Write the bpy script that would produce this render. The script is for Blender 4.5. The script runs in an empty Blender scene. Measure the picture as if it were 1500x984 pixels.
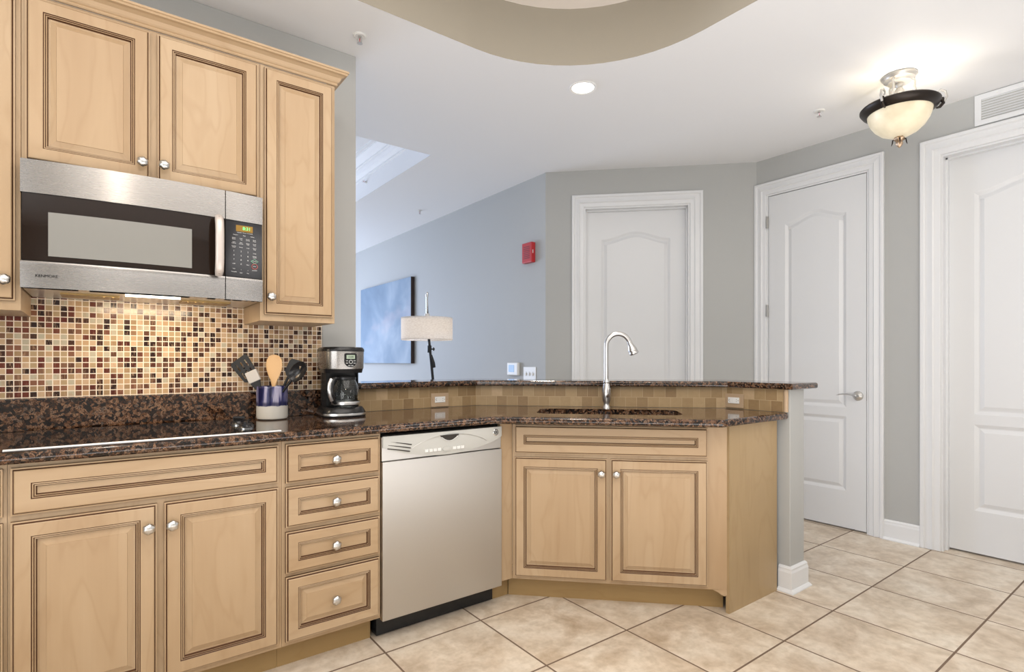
import bpy, bmesh, math, random
from mathutils import Vector, Matrix
from mathutils.geometry import tessellate_polygon
R = math.radians
PI = math.pi
random.seed(4)
sc = bpy.context.scene
COL = sc.collection

# ------------------------------------------------------------------ camera
HC = 1.17
cam = bpy.data.cameras.new('camera')
camo = bpy.data.objects.new('camera', cam)
COL.objects.link(camo)
cam.sensor_width = 36.0
cam.lens = 36.0 * 798.0 / 1500.0
cam.shift_y = 36.8 / 1500.0
camo.location = (0, 0, HC)
camo.rotation_euler = (R(90), 0, R(-36.94))
sc.camera = camo

# ------------------------------------------------------------------ light
sc.view_settings.view_transform = 'Standard'
sc.view_settings.look = 'None'
sc.view_settings.gamma = 1.0
sc.view_settings.use_curve_mapping = False
sc.view_settings.exposure = 0.22
sc.cycles.use_denoising = True
sc.cycles.max_bounces = 10
sc.cycles.diffuse_bounces = 6
world = bpy.data.worlds.new('world')
sc.world = world
world.use_nodes = True
world.node_tree.nodes['Background'].inputs['Color'].default_value = (0.93, 0.95, 1.0, 1)
world.node_tree.nodes['Background'].inputs['Strength'].default_value = 0.15


def area(name, loc, rot, sx, sy, power, color):
    l = bpy.data.lights.new(name, 'AREA')
    l.shape = 'RECTANGLE'
    l.size = sx
    l.size_y = sy
    l.energy = power
    l.color = color
    o = bpy.data.objects.new(name, l)
    o.location = loc
    o.rotation_euler = rot
    COL.objects.link(o)
    return o


WARM = (1.0, 0.90, 0.78)

NEUT = (1.0, 0.96, 0.92)
area('tray_light', (0.5, 0.3, 2.98), (0, 0, 0), 2.6, 2.6, 45, NEUT)
area('side_fill_light', (-2.5, -0.9, 1.5), (R(90), 0, R(-90)), 3.2, 2.0, 64, (0.965, 0.98, 1.0))  # unseen fill added along the left wall, which has no window
area('living_window_light', (0.2, 8.7, 1.45), (R(-90), 0, R(8)), 3.4, 2.0, 190, (0.66, 0.77, 1.0))
area('foyer_fill_light', (3.0, -2.4, 2.6), (R(25), 0, 0), 1.2, 1.2, 14, (1.0, 0.98, 0.97))  # unseen fill added behind the camera to brighten the right side
area('bounce_light', (0.9, -1.0, 0.22), (R(180), 0, 0), 3.6, 2.8, 90, (0.98, 0.98, 1.0))  # added uplight near the floor, out of view, to lift the ceiling

pl_ = bpy.data.lights.new('tray_pendant_light', 'POINT')
pl_.energy = 14
pl_.shadow_soft_size = 0.07
pl_.color = WARM
po_ = bpy.data.objects.new('tray_pendant_light', pl_)
po_.location = (-0.22, -0.9, 2.80)
COL.objects.link(po_)

# ------------------------------------------------------------------ materials
MATS = {}


def mat(name, col, rough=0.5, metal=0.0, spec=0.5, coat=0.0, emit=None, estr=0.0, alpha=None, trans=0.0, ior=1.45):
    m = bpy.data.materials.new(name)
    m.use_nodes = True
    b = m.node_tree.nodes['Principled BSDF']
    b.inputs['Base Color'].default_value = (*col, 1)
    b.inputs['Roughness'].default_value = rough
    b.inputs['Metallic'].default_value = metal
    b.inputs['Specular IOR Level'].default_value = spec
    b.inputs['Coat Weight'].default_value = coat
    b.inputs['Transmission Weight'].default_value = trans
    b.inputs['IOR'].default_value = ior
    if emit:
        b.inputs['Emission Color'].default_value = (*emit, 1)
        b.inputs['Emission Strength'].default_value = estr
    MATS[name] = m
    return m


class NT:
    def __init__(s, m):
        s.m = m
        s.t = m.node_tree
        s.b = s.t.nodes['Principled BSDF']

    def n(s, typ, **kw):
        nd = s.t.nodes.new(typ)
        for k, v in kw.items():
            if k.startswith('i_'):
                key = k[2:]
                key = int(key) if key.isdigit() else key.replace('_', ' ')
                inp = nd.inputs[key]
                if hasattr(v, 'is_linked') or isinstance(v, bpy.types.NodeSocket):
                    s.t.links.new(v, inp)
                else:
                    inp.default_value = v
            else:
                setattr(nd, k, v)
        return nd

    def l(s, a, b):
        s.t.links.new(a, b)

    def math(s, op, a, b=0.0, c=0.0):
        nd = s.t.nodes.new('ShaderNodeMath')
        nd.operation = op
        for i, v in enumerate((a, b, c)):
            if isinstance(v, bpy.types.NodeSocket):
                s.t.links.new(v, nd.inputs[i])
            else:
                nd.inputs[i].default_value = v
        return nd.outputs[0]

    def ramp(s, fac, stops, interp='LINEAR'):
        nd = s.t.nodes.new('ShaderNodeValToRGB')
        nd.color_ramp.interpolation = interp
        e = nd.color_ramp.elements
        while len(e) > 1:
            e.remove(e[0])
        e[0].position = stops[0][0]
        e[0].color = (*stops[0][1], 1)
        for p, c in stops[1:]:
            x = e.new(p)
            x.color = (*c, 1)
        s.t.links.new(fac, nd.inputs[0])
        return nd.outputs[0]

    def mix(s, fac, a, b, mode='MIX'):
        nd = s.t.nodes.new('ShaderNodeMix')
        nd.data_type = 'RGBA'
        nd.blend_type = mode
        for v, i in ((fac, 0), (a, 6), (b, 7)):
            if isinstance(v, bpy.types.NodeSocket):
                s.t.links.new(v, nd.inputs[i])
            else:
                nd.inputs[i].default_value = v if i == 0 else (*v, 1)
        return nd.outputs[2]

    def coord(s, scale=(1, 1, 1), loc=(0, 0, 0), rnd=False):
        tc = s.t.nodes.new('ShaderNodeTexCoord')
        mp = s.t.nodes.new('ShaderNodeMapping')
        mp.inputs['Scale'].default_value = scale
        mp.inputs['Location'].default_value = loc
        src = tc.outputs['Object']
        if rnd:
            oi = s.t.nodes.new('ShaderNodeObjectInfo')
            va = s.t.nodes.new('ShaderNodeVectorMath')
            va.operation = 'ADD'
            mu = s.math('MULTIPLY', oi.outputs['Random'], 7.3)
            s.l(src, va.inputs[0])
            s.l(mu, va.inputs[1])
            src = va.outputs[0]
        s.l(src, mp.inputs[0])
        return mp.outputs[0]

    def bump(s, h, strength=0.2, dist=0.002):
        nd = s.t.nodes.new('ShaderNodeBump')
        nd.inputs['Strength'].default_value = strength
        nd.inputs['Distance'].default_value = dist
        s.l(h, nd.inputs['Height'])
        s.l(nd.outputs[0], s.b.inputs['Normal'])


def maple(name, scale, c0, c1, c2, gscale):
    m = mat(name, c1, rough=0.36, spec=0.4)
    t = NT(m)
    v = t.coord(scale, rnd=True)
    n1 = t.n('ShaderNodeTexNoise', i_Vector=v, i_Scale=1.0, i_Detail=3.0, i_Roughness=0.5, i_Distortion=0.4)
    v2 = t.coord(gscale, rnd=True)
    n2 = t.n('ShaderNodeTexNoise', i_Vector=v2, i_Scale=1.0, i_Detail=4.0, i_Roughness=0.6)
    # contour bands of a noise field: cathedral figure
    bands = t.math('FRACT', t.math('MULTIPLY', n1.outputs['Fac'], 9.0))
    tri = t.math('ABSOLUTE', t.math('SUBTRACT', bands, 0.5))
    line = t.math('SMOOTH_MIN', t.math('MULTIPLY', tri, 6.0), 1.0, 0.3)
    base = t.ramp(n1.outputs['Fac'], [(0.3, c0), (0.5, c1), (0.7, c2)])
    fig = t.mix(t.math('MULTIPLY', t.math('SUBTRACT', 1.0, line), 0.16), base, (c0[0] * 0.72, c0[1] * 0.62, c0[2] * 0.5))
    fine = t.mix(t.math('MULTIPLY', n2.outputs['Fac'], 0.14), fig, (c0[0] * 0.6, c0[1] * 0.52, c0[2] * 0.42))
    t.l(fine, t.b.inputs['Base Color'])
    return m


MC = ((0.425, 0.290, 0.168), (0.47, 0.333, 0.200), (0.51, 0.374, 0.237))
maple('maple_upright', (5, 5, 1.1), *MC, (90, 90, 3))
maple('maple_level', (1.1, 5, 5), *MC, (3, 90, 90))
maple('maple_panel', (4, 4, 0.9), (0.36, 0.255, 0.135), (0.395, 0.282, 0.152), (0.43, 0.31, 0.172), (80, 80, 3))
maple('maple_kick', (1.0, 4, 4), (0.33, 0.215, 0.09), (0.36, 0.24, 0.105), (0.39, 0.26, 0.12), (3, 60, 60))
mat('glaze_gap_shade', (0.075, 0.030, 0.012), rough=0.5)
mat('carcass_dark', (0.03, 0.02, 0.015), rough=0.7)


def paint(name, col, rough=0.6, bump=0.04):
    m = mat(name, col, rough=rough, spec=0.3)
    t = NT(m)
    n = t.n('ShaderNodeTexNoise', i_Vector=t.coord((1, 1, 1)), i_Scale=180.0, i_Detail=2.0)
    t.bump(n.outputs['Fac'], bump, 0.001)
    return m


paint('wall_paint', (0.415, 0.42, 0.41))
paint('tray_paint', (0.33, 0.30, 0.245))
paint('ceiling_paint', (0.80, 0.805, 0.81))
paint('tray_ceiling_paint', (0.80, 0.75, 0.70))
mat('white_trim', (0.70, 0.71, 0.72), rough=0.28, spec=0.5)
mat('door_paint', (0.67, 0.68, 0.69), rough=0.33, spec=0.5)
mat('gap_dark', (0.02, 0.018, 0.016), rough=0.8)


def granite():
    m = mat('granite', (0.1, 0.06, 0.04), rough=0.08, spec=0.55, coat=0.12)
    t = NT(m)
    v = t.coord((1, 1, 1))
    nd = t.n('ShaderNodeTexNoise', i_Vector=v, i_Scale=60.0, i_Detail=3.0)
    va = t.n('ShaderNodeVectorMath', operation='MULTIPLY_ADD')
    t.l(nd.outputs['Color'], va.inputs[0])
    va.inputs[1].default_value = (0.02, 0.02, 0.02)
    t.l(v, va.inputs[2])
    vo = t.n('ShaderNodeTexVoronoi', i_Scale=100.0)
    t.l(va.outputs[0], vo.inputs['Vector'])
    r = t.n('ShaderNodeSeparateColor')
    t.l(vo.outputs['Color'], r.inputs[0])
    big = t.n('ShaderNodeTexNoise', i_Vector=v, i_Scale=22.0, i_Detail=5.0, i_Roughness=0.7)
    f = t.math('ADD', t.math('MULTIPLY', r.outputs[0], 0.55), t.math('MULTIPLY', big.outputs['Fac'], 0.55))
    c = t.ramp(f, [(0.25, (0.006, 0.004, 0.004)), (0.42, (0.022, 0.012, 0.008)), (0.52, (0.055, 0.027, 0.015)),
                   (0.62, (0.14, 0.068, 0.036)), (0.72, (0.25, 0.145, 0.088)), (0.85, (0.10, 0.078, 0.068))])
    fine = t.n('ShaderNodeTexNoise', i_Vector=v, i_Scale=260.0, i_Detail=2.0)
    k = t.ramp(fine.outputs['Fac'], [(0.38, (0.20, 0.19, 0.18)), (0.58, (1.0, 0.97, 0.93))])
    t.l(t.mix(1.0, c, k, 'MULTIPLY'), t.b.inputs['Base Color'])
    return m


granite()


def grid(t, sx, sz, px, pz, g, offset=0.0, ax=(0, 2)):
    """cell ids and a grout mask for a grid in object space"""
    tc = t.n('ShaderNodeTexCoord')
    sp = t.n('ShaderNodeSeparateXYZ')
    t.l(tc.outputs['Object'], sp.inputs[0])
    u = t.math('DIVIDE', t.math('SUBTRACT', sp.outputs[ax[0]], sx), px)
    w = t.math('DIVIDE', t.math('SUBTRACT', sp.outputs[ax[1]], sz), pz)
    row = t.math('FLOOR', w)
    if offset:
        u = t.math('ADD', u, t.math('MULTIPLY', row, offset))
    cx = t.math('FLOOR', u)
    fu = t.math('SUBTRACT', u, cx)
    fw = t.math('SUBTRACT', w, row)
    du = t.math('MULTIPLY', t.math('MINIMUM', fu, t.math('SUBTRACT', 1.0, fu)), px)
    dw = t.math('MULTIPLY', t.math('MINIMUM', fw, t.math('SUBTRACT', 1.0, fw)), pz)
    d = t.math('MINIMUM', du, dw)
    mask = t.math('LESS_THAN', d, g / 2)
    cv = t.n('ShaderNodeCombineXYZ')
    t.l(cx, cv.inputs[0])
    t.l(row, cv.inputs[1])
    wn = t.n('ShaderNodeTexWhiteNoise', noise_dimensions='3D')
    t.l(cv.outputs[0], wn.inputs['Vector'])
    return tc.outputs['Object'], wn, mask, d


def mosaic():
    m = mat('glass_mosaic', (0.4, 0.3, 0.2), rough=0.18, spec=0.4)
    t = NT(m)
    v, wn, mask, d = grid(t, 0.003, 0.004, 0.0221, 0.0219, 0.0030)
    c = t.ramp(wn.outputs['Value'], [
        (0.0, (0.022, 0.008, 0.005)), (0.14, (0.050, 0.018, 0.009)), (0.28, (0.10, 0.042, 0.022)), (0.37, (0.18, 0.09, 0.05)),
        (0.46, (0.31, 0.20, 0.105)), (0.57, (0.44, 0.285, 0.155)), (0.68, (0.38, 0.27, 0.15)), (0.80, (0.50, 0.345, 0.215)),
        (0.93, (0.42, 0.37, 0.27))], 'CONSTANT')
    mp = t.n('ShaderNodeMapping')
    mp.inputs['Rotation'].default_value = (0, R(35), 0)
    mp.inputs['Scale'].default_value = (130, 60, 25)
    t.l(v, mp.inputs[0])
    st = t.n('ShaderNodeTexNoise', i_Vector=mp.outputs[0], i_Scale=1.0, i_Detail=3.0, i_Distortion=1.2)
    s2 = t.ramp(st.outputs['Fac'], [(0.54, (0, 0, 0)), (0.62, (1, 1, 1))])
    c2 = t.mix(t.math('MULTIPLY', s2, 0.45), c, (0.42, 0.26, 0.15))
    # redder glass among the tiles nearer the left end
    sp = t.n('ShaderNodeSeparateXYZ')
    t.l(v, sp.inputs[0])
    left = t.math('MULTIPLY', t.math('SUBTRACT', 0.35, sp.outputs[0]), 1.5)
    left = t.math('MINIMUM', t.math('MAXIMUM', left, 0.0), 0.75)
    low = t.math('LESS_THAN', t.math('FRACT', t.math('MULTIPLY', wn.outputs['Value'], 7.13)), 0.33)
    low = t.math('MULTIPLY', low, t.math('LESS_THAN', wn.outputs['Value'], 0.70))
    c3 = t.mix(t.math('MULTIPLY', left, low), c2, (0.13, 0.022, 0.012))
    c4 = t.mix(mask, c3, (0.76, 0.66, 0.54))
    t.l(c4, t.b.inputs['Base Color'])
    t.l(t.math('ADD', t.math('MULTIPLY', mask, 0.5), 0.16), t.b.inputs['Roughness'])
    h = t.math('MINIMUM', d, 0.0022)
    t.bump(t.math('MULTIPLY', h, 400.0), 0.35, 0.001)
    return m


mosaic()


def stone_tile():
    m = mat('stone_tile', (0.4, 0.3, 0.2), rough=0.45, spec=0.4)
    t = NT(m)
    v, wn, mask, d = grid(t, 0.0, -0.003, 0.062, 0.059, 0.0022, 0.47)
    n = t.n('ShaderNodeTexNoise', i_Vector=v, i_Scale=45.0, i_Detail=4.0)
    f = t.math('ADD', t.math('MULTIPLY', wn.outputs['Value'], 0.75), t.math('MULTIPLY', n.outputs['Fac'], 0.25))
    c = t.ramp(f, [(0.1, (0.24, 0.155, 0.075)), (0.4, (0.31, 0.21, 0.105)), (0.7, (0.38, 0.27, 0.145)), (0.95, (0.50, 0.36, 0.22))])
    t.l(t.mix(mask, c, (0.43, 0.32, 0.19)), t.b.inputs['Base Color'])
    h = t.math('MINIMUM', d, 0.003)
    t.bump(t.math('MULTIPLY', h, 300.0), 0.3, 0.001)
    return m


stone_tile()


def floor_tile():
    m = mat('floor_tile', (0.5, 0.4, 0.3), rough=0.34, spec=0.45)
    t = NT(m)
    v, wn, mask, d = grid(t, 3.195, 1.137, 0.4575, 0.4575, 0.0080, ax=(0, 1))
    # break the pattern from tile to tile
    va = t.n('ShaderNodeVectorMath', operation='MULTIPLY_ADD')
    t.l(wn.outputs['Color'], va.inputs[0])
    va.inputs[1].default_value = (9, 9, 9)
    t.l(v, va.inputs[2])
    n1 = t.n('ShaderNodeTexNoise', i_Vector=va.outputs[0], i_Scale=5.5, i_Detail=7.0, i_Roughness=0.62, i_Distortion=0.6)
    n2 = t.n('ShaderNodeTexNoise', i_Vector=va.outputs[0], i_Scale=24.0, i_Detail=5.0, i_Roughness=0.6)
    c = t.ramp(n1.outputs['Fac'], [(0.30, (0.47, 0.375, 0.275)), (0.45, (0.585, 0.495, 0.39)), (0.56, (0.66, 0.58, 0.475)), (0.72, (0.73, 0.67, 0.575))])
    k = t.ramp(n2.outputs['Fac'], [(0.35, (0.86, 0.83, 0.79)), (0.6, (1.04, 1.03, 1.02))])
    c = t.mix(1.0, c, k, 'MULTIPLY')
    t.l(t.mix(mask, c, (0.17, 0.115, 0.08)), t.b.inputs['Base Color'])
    t.l(t.math('ADD', t.math('MULTIPLY', mask, 0.4), t.math('ADD', 0.26, t.math('MULTIPLY', n2.outputs['Fac'], 0.15))), t.b.inputs['Roughness'])
    h = t.math('MINIMUM', d, 0.005)
    t.bump(t.math('MULTIPLY', h, 200.0), 0.35, 0.002)
    return m


floor_tile()


def brushed(name, col, rough, scale, metal=1.0):
    m = mat(name, col, rough=rough, metal=metal)
    t = NT(m)
    n = t.n('ShaderNodeTexNoise', i_Vector=t.coord(scale), i_Scale=1.0, i_Detail=3.0)
    t.l(t.math('ADD', t.math('MULTIPLY', n.outputs['Fac'], 0.06), rough - 0.03), t.b.inputs['Roughness'])
    return m


brushed('steel', (0.37, 0.355, 0.34), 0.27, (2, 400, 400))
brushed('steel_door', (0.58, 0.565, 0.54), 0.36, (300, 300, 2))
mat('nickel', (0.66, 0.65, 0.63), rough=0.28, metal=1.0)
mat('hinge_nickel', (0.36, 0.355, 0.34), rough=0.35, metal=0.9)
mat('chrome', (0.75, 0.75, 0.75), rough=0.10, metal=1.0)
mat('handle_satin', (0.60, 0.54, 0.50), rough=0.35, metal=0.35)
mat('steel_soft', (0.64, 0.63, 0.62), rough=0.28, metal=1.0)
mat('black_glass', (0.016, 0.009, 0.006), rough=0.05, spec=0.45)
mat('cooktop_glass', (0.008, 0.007, 0.007), rough=0.03, spec=0.7)
mat('oven_window', (0.26, 0.255, 0.235), rough=0.12, spec=0.6)
mat('black_plastic', (0.012, 0.012, 0.013), rough=0.25)
mat('panel_black', (0.012, 0.011, 0.013), rough=0.12)
mat('black_rubber', (0.013, 0.014, 0.016), rough=0.5)
mat('grey_plastic', (0.50, 0.50, 0.47), rough=0.35)
mat('button_white', (0.75, 0.75, 0.73), rough=0.4)
mat('label_white', (0.75, 0.75, 0.75), rough=0.5)
mat('label_green', (0.35, 0.75, 0.50), rough=0.5)
mat('label_red', (0.75, 0.15, 0.12), rough=0.5)
mat('label_black', (0.01, 0.01, 0.01), rough=0.4)
mat('display_amber', (0.20, 0.11, 0.02), rough=0.2, emit=(0.5, 0.28, 0.05), estr=0.25)
mat('digit_green', (0.1, 0.8, 0.2), emit=(0.15, 1.0, 0.25), estr=1.2)
mat('lcd', (0.38, 0.47, 0.36), rough=0.3)
mat('lcd_blue', (0.20, 0.36, 0.56), rough=0.25)
mat('filter_bronze', (0.32, 0.21, 0.08), rough=0.4, metal=0.6)
mat('lamp_strip', (1, 0.93, 0.8), emit=(1.0, 0.90, 0.72), estr=6.0)
mat('white_plastic', (0.74, 0.74, 0.72), rough=0.35)
mat('stone_plate', (0.43, 0.31, 0.20), rough=0.45)
mat('slot_dark', (0.03, 0.025, 0.02), rough=0.6)
mat('alarm_red', (0.45, 0.025, 0.03), rough=0.3)
mat('alarm_dark', (0.12, 0.008, 0.010), rough=0.4)
mat('lamp_black', (0.012, 0.012, 0.014), rough=0.35)
mat('bronze', (0.028, 0.021, 0.017), rough=0.38, metal=0.5)
mat('antique_gold', (0.42, 0.30, 0.20), rough=0.35, metal=0.8)
mat('silver_paint', (0.50, 0.485, 0.46), rough=0.30, metal=0.55)
mat('bulb_glow', (1, 1, 1), emit=(1.0, 0.93, 0.84), estr=4.0)
mat('can_white', (0.85, 0.85, 0.83), rough=0.35)
mat('wood_spoon', (0.66, 0.42, 0.21), rough=0.5)
mat('silicone_grey', (0.50, 0.47, 0.44), rough=0.5)
mat('glass', (0.95, 0.97, 0.96), rough=0.02, trans=1.0, ior=1.3)
mat('canvas_edge', (0.05, 0.032, 0.025), rough=0.7)
for nm_, ax_ in (('steel', (0, 0, 1)),):
    t = NT(MATS[nm_])
    cb_ = t.n('ShaderNodeCombineXYZ', i_X=float(ax_[0]), i_Y=float(ax_[1]), i_Z=float(ax_[2]))
    t.l(cb_.outputs[0], t.b.inputs['Tangent'])
    t.b.inputs['Anisotropic'].default_value = 0.75
m = mat('bowl_glass', (0.80, 0.70, 0.50), rough=0.35, emit=(1.0, 0.88, 0.62), estr=0.18)
t = NT(m)
n = t.n('ShaderNodeTexNoise', i_Vector=t.coord((1, 1, 1)), i_Scale=9.0, i_Detail=3.0)
t.l(t.ramp(n.outputs['Fac'], [(0.3, (0.62, 0.54, 0.38)), (0.7, (0.86, 0.78, 0.60))]), t.b.inputs['Base Color'])
t.b.inputs['Subsurface Weight'].default_value = 0.0
m = mat('linen', (0.72, 0.66, 0.60), rough=0.9)
t = NT(m)
n = t.n('ShaderNodeTexNoise', i_Vector=t.coord((1, 1, 3)), i_Scale=60.0, i_Detail=4.0)
lc_ = t.ramp(n.outputs['Fac'], [(0.35, (0.74, 0.69, 0.64)), (0.65, (0.88, 0.84, 0.79))])
t.l(lc_, t.b.inputs['Base Color'])
tr = t.n('ShaderNodeBsdfTranslucent')
t.l(lc_, tr.inputs['Color'])
mx = t.n('ShaderNodeMixShader')
mx.inputs[0].default_value = 0.5
t.l(t.b.outputs[0], mx.inputs[1])
t.l(tr.outputs[0], mx.inputs[2])
t.l(mx.outputs[0], t.t.nodes['Material Output'].inputs['Surface'])
m = mat('abstract_blue', (0.3, 0.4, 0.6), rough=0.6)
t = NT(m)
n = t.n('ShaderNodeTexNoise', i_Vector=t.coord((1, 3.2, 1.1)), i_Scale=1.3, i_Detail=4.0, i_Distortion=0.4)
n3 = t.n('ShaderNodeTexNoise', i_Vector=t.coord((1, 9, 2.5)), i_Scale=1.0, i_Detail=3.0)
c = t.ramp(n.outputs['Fac'], [(0.3, (0.095, 0.155, 0.235)), (0.48, (0.16, 0.235, 0.33)), (0.60, (0.26, 0.33, 0.42)), (0.75, (0.40, 0.43, 0.48))])
pk = t.ramp(n3.outputs['Fac'], [(0.56, (0, 0, 0)), (0.68, (1, 1, 1))])
t.l(t.mix(t.math('MULTIPLY', pk, 0.35), c, (0.46, 0.38, 0.42)), t.b.inputs['Base Color'])
m = mat('crock_glaze', (0.7, 0.68, 0.62), rough=0.15, spec=0.6)
t = NT(m)
n = t.n('ShaderNodeTexNoise', i_Vector=t.coord((55, 55, 5)), i_Scale=1.0, i_Detail=3.0)
blue = t.ramp(n.outputs['Fac'], [(0.38, (0.008, 0.009, 0.045)), (0.50, (0.05, 0.05, 0.15)), (0.62, (0.36, 0.34, 0.46))])
sp = t.n('ShaderNodeSeparateXYZ')
tc = t.n('ShaderNodeTexCoord')
t.l(tc.outputs['Object'], sp.inputs[0])
n4 = t.n('ShaderNodeTexNoise', i_Vector=t.coord((30, 30, 0)), i_Scale=1.0)
edge = t.math('ADD', sp.outputs[2], t.math('MULTIPLY', n4.outputs['Fac'], 0.012))
band = t.ramp(t.math('MULTIPLY', edge, 10.0), [(0.66, (0, 0, 0)), (0.69, (1, 1, 1))])
dark = t.ramp(t.math('MULTIPLY', edge, 10.0), [(0.66, (0, 0, 0)), (0.70, (1, 1, 1)), (0.80, (1, 1, 1)), (0.90, (0, 0, 0))])
c = t.mix(band, (0.60, 0.58, 0.53), blue)
t.l(t.mix(t.math('MULTIPLY', dark, 0.8), c, (0.012, 0.014, 0.06)), t.b.inputs['Base Color'])


# ------------------------------------------------------------------ mesh builder
class MB:
    def __init__(s):
        s.v = []
        s.f = []
        s.mi = []
        s.sm = []
        s.mats = []

    def m(s, name):
        if name not in s.mats:
            s.mats.append(name)
        return s.mats.index(name)

    def add(s, verts, faces, mt, smooth=False, M=None):
        o = len(s.v)
        k = s.m(mt)
        for p in verts:
            p = Vector(p)
            s.v.append(M @ p if M else p)
        for f in faces:
            s.f.append([i + o for i in f])
            s.mi.append(k)
            s.sm.append(smooth)
        return s

    def box(s, x0, x1, y0, y1, z0, z1, mt, M=None):
        v = [(x, y, z) for z in (z0, z1) for y in (y0, y1) for x in (x0, x1)]
        f = [(0, 2, 3, 1), (4, 5, 7, 6), (0, 1, 5, 4), (2, 6, 7, 3), (0, 4, 6, 2), (1, 3, 7, 5)]
        return s.add(v, f, mt, M=M)

    def prism(s, poly, a, b, mt, axis='z', holes=(), M=None, smooth=False):
        """2-D polygon (with holes) extruded from a to b along axis; y: (x,z) polygon, x: (y,z) polygon"""
        def P(p, h):
            return {'z': (p[0], p[1], h), 'y': (p[0], h, p[1]), 'x': (h, p[0], p[1])}[axis]
        loops = [list(poly)] + [list(h) for h in holes]
        tris = tessellate_polygon([[Vector((p[0], p[1], 0)) for p in L] for L in loops])
        flat = [p for L in loops for p in L]
        n = len(flat)
        v = [P(p, a) for p in flat] + [P(p, b) for p in flat]
        f = [tuple(t_) for t_ in tris] + [tuple(i + n for i in reversed(t_)) for t_ in tris]
        s.add(v, f, mt, M=M)
        o = 0
        sides = []
        for L in loops:
            k = len(L)
            for i in range(k):
                j = (i + 1) % k
                sides.append((o + i, o + j, n + o + j, n + o + i))
            o += k
        s.add(v, sides, mt, smooth, M=M)
        return s

    def lathe(s, prof, mt, seg=32, M=None, smooth=True, flute=None, caps=True):
        v = []
        f = []
        n = len(prof)
        for i, (r, z) in enumerate(prof):
            for j in range(seg):
                a = 2 * PI * j / seg
                rr = r
                if flute:
                    rr = r * (1 + flute[0] * math.cos(flute[1] * a + flute[2] * z))
                v.append((rr * math.cos(a), rr * math.sin(a), z))
        for i in range(n - 1):
            for j in range(seg):
                k = (j + 1) % seg
                f.append((i * seg + j, i * seg + k, (i + 1) * seg + k, (i + 1) * seg + j))
        s.add(v, f, mt, smooth, M)
        if caps:
            s.add(v, [tuple(range(seg))[::-1], tuple(range((n - 1) * seg, n * seg))], mt, False, M)
        return s

    def tube(s, pts, rad, mt, seg=12, M=None, caps=True, flat=1.0):
        pts = [Vector(p) for p in pts]
        rads = rad if isinstance(rad, (list, tuple)) else [rad] * len(pts)
        v = []
        f = []
        up = None
        for i, p in enumerate(pts):
            d = (pts[min(i + 1, len(pts) - 1)] - pts[max(i - 1, 0)]).normalized()
            if up is None:
                up = Vector((0, 1, 0)) if abs(d.y) < 0.9 else Vector((1, 0, 0))
            a = (up - d * up.dot(d)).normalized()
            b = d.cross(a)
            up = a
            for j in range(seg):
                th = 2 * PI * j / seg
                v.append(p + a * math.cos(th) * rads[i] + b * math.sin(th) * rads[i] * flat)
        for i in range(len(pts) - 1):
            for j in range(seg):
                k = (j + 1) % seg
                f.append((i * seg + j, i * seg + k, (i + 1) * seg + k, (i + 1) * seg + j))
        s.add(v, f, mt, True, M)
        if caps:
            n = len(pts)
            s.add(v, [tuple(range(seg))[::-1], tuple(range((n - 1) * seg, n * seg))], mt, False, M)
        return s

    def rings(s, loops, mts, cap=None, M=None, smooth=False):
        """loops: equal-length closed 3-D outlines joined one to the next"""
        k = len(loops[0])
        for i in range(len(loops) - 1):
            v = list(loops[i]) + list(loops[i + 1])
            f = [(j, (j + 1) % k, k + (j + 1) % k, k + j) for j in range(k)]
            s.add(v, f, mts[i] if isinstance(mts, (list, tuple)) else mts, smooth, M)
        if cap:
            L = loops[-1]
            s.add(L, [tuple(range(k))], cap, False, M)
        return s

    def build(s, name, parent=None, loc=(0, 0, 0), rot=(0, 0, 0), bevel=0.0, seg=2, angle=40):
        me = bpy.data.meshes.new(name)
        me.from_pydata([tuple(p) for p in s.v], [], s.f)
        for n_ in s.mats:
            me.materials.append(MATS[n_])
        me.polygons.foreach_set('material_index', s.mi)
        me.polygons.foreach_set('use_smooth', s.sm)
        bm = bmesh.new()
        bm.from_mesh(me)
        bmesh.ops.remove_doubles(bm, verts=bm.verts, dist=1e-5)
        bmesh.ops.recalc_face_normals(bm, faces=bm.faces)
        for e_ in bm.edges:
            if len(e_.link_faces) != 2 or e_.calc_face_angle(0) > R(38):
                e_.smooth = False
        bm.to_mesh(me)
        bm.free()
        o = bpy.data.objects.new(name, me)
        COL.objects.link(o)
        o.location = loc
        o.rotation_euler = rot
        if parent:
            o.parent = parent
        if bevel:
            b = o.modifiers.new('bevel', 'BEVEL')
            b.width = bevel
            b.segments = seg
            b.limit_method = 'ANGLE'
            b.angle_limit = R(angle)
            b.harden_normals = False
        return o


def thing(name, label, cat, loc=(0, 0, 0), rz=0.0, group=None, rot=None):
    o = bpy.data.objects.new(name, None)
    o.empty_display_size = 0.05
    COL.objects.link(o)
    o.location = loc
    o.rotation_euler = rot if rot else (0, 0, rz)
    return tag(o, label, cat, group)


def tag(o, label, cat, group=None):
    o['label'] = label
    o['category'] = cat
    if group:
        o['group'] = group
    return o


def struct(o):
    o['kind'] = 'structure'
    return o


def rounded(x0, x1, y0, y1, r, n=6, rs=None):
    rs = rs or (r, r, r, r)  # corner radii: (x1,y0) (x1,y1) (x0,y1) (x0,y0)
    out = []
    for (cx, cy, a0, q) in ((x1, y0, -90, rs[0]), (x1, y1, 0, rs[1]), (x0, y1, 90, rs[2]), (x0, y0, 180, rs[3])):
        ox = cx - q if cx == x1 else cx + q
        oy = cy - q if cy == y1 else cy + q
        for i in range(n + 1):
            a = R(a0 + 90 * i / n)
            out.append((ox + q * math.cos(a), oy + q * math.sin(a)))
    return out


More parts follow.
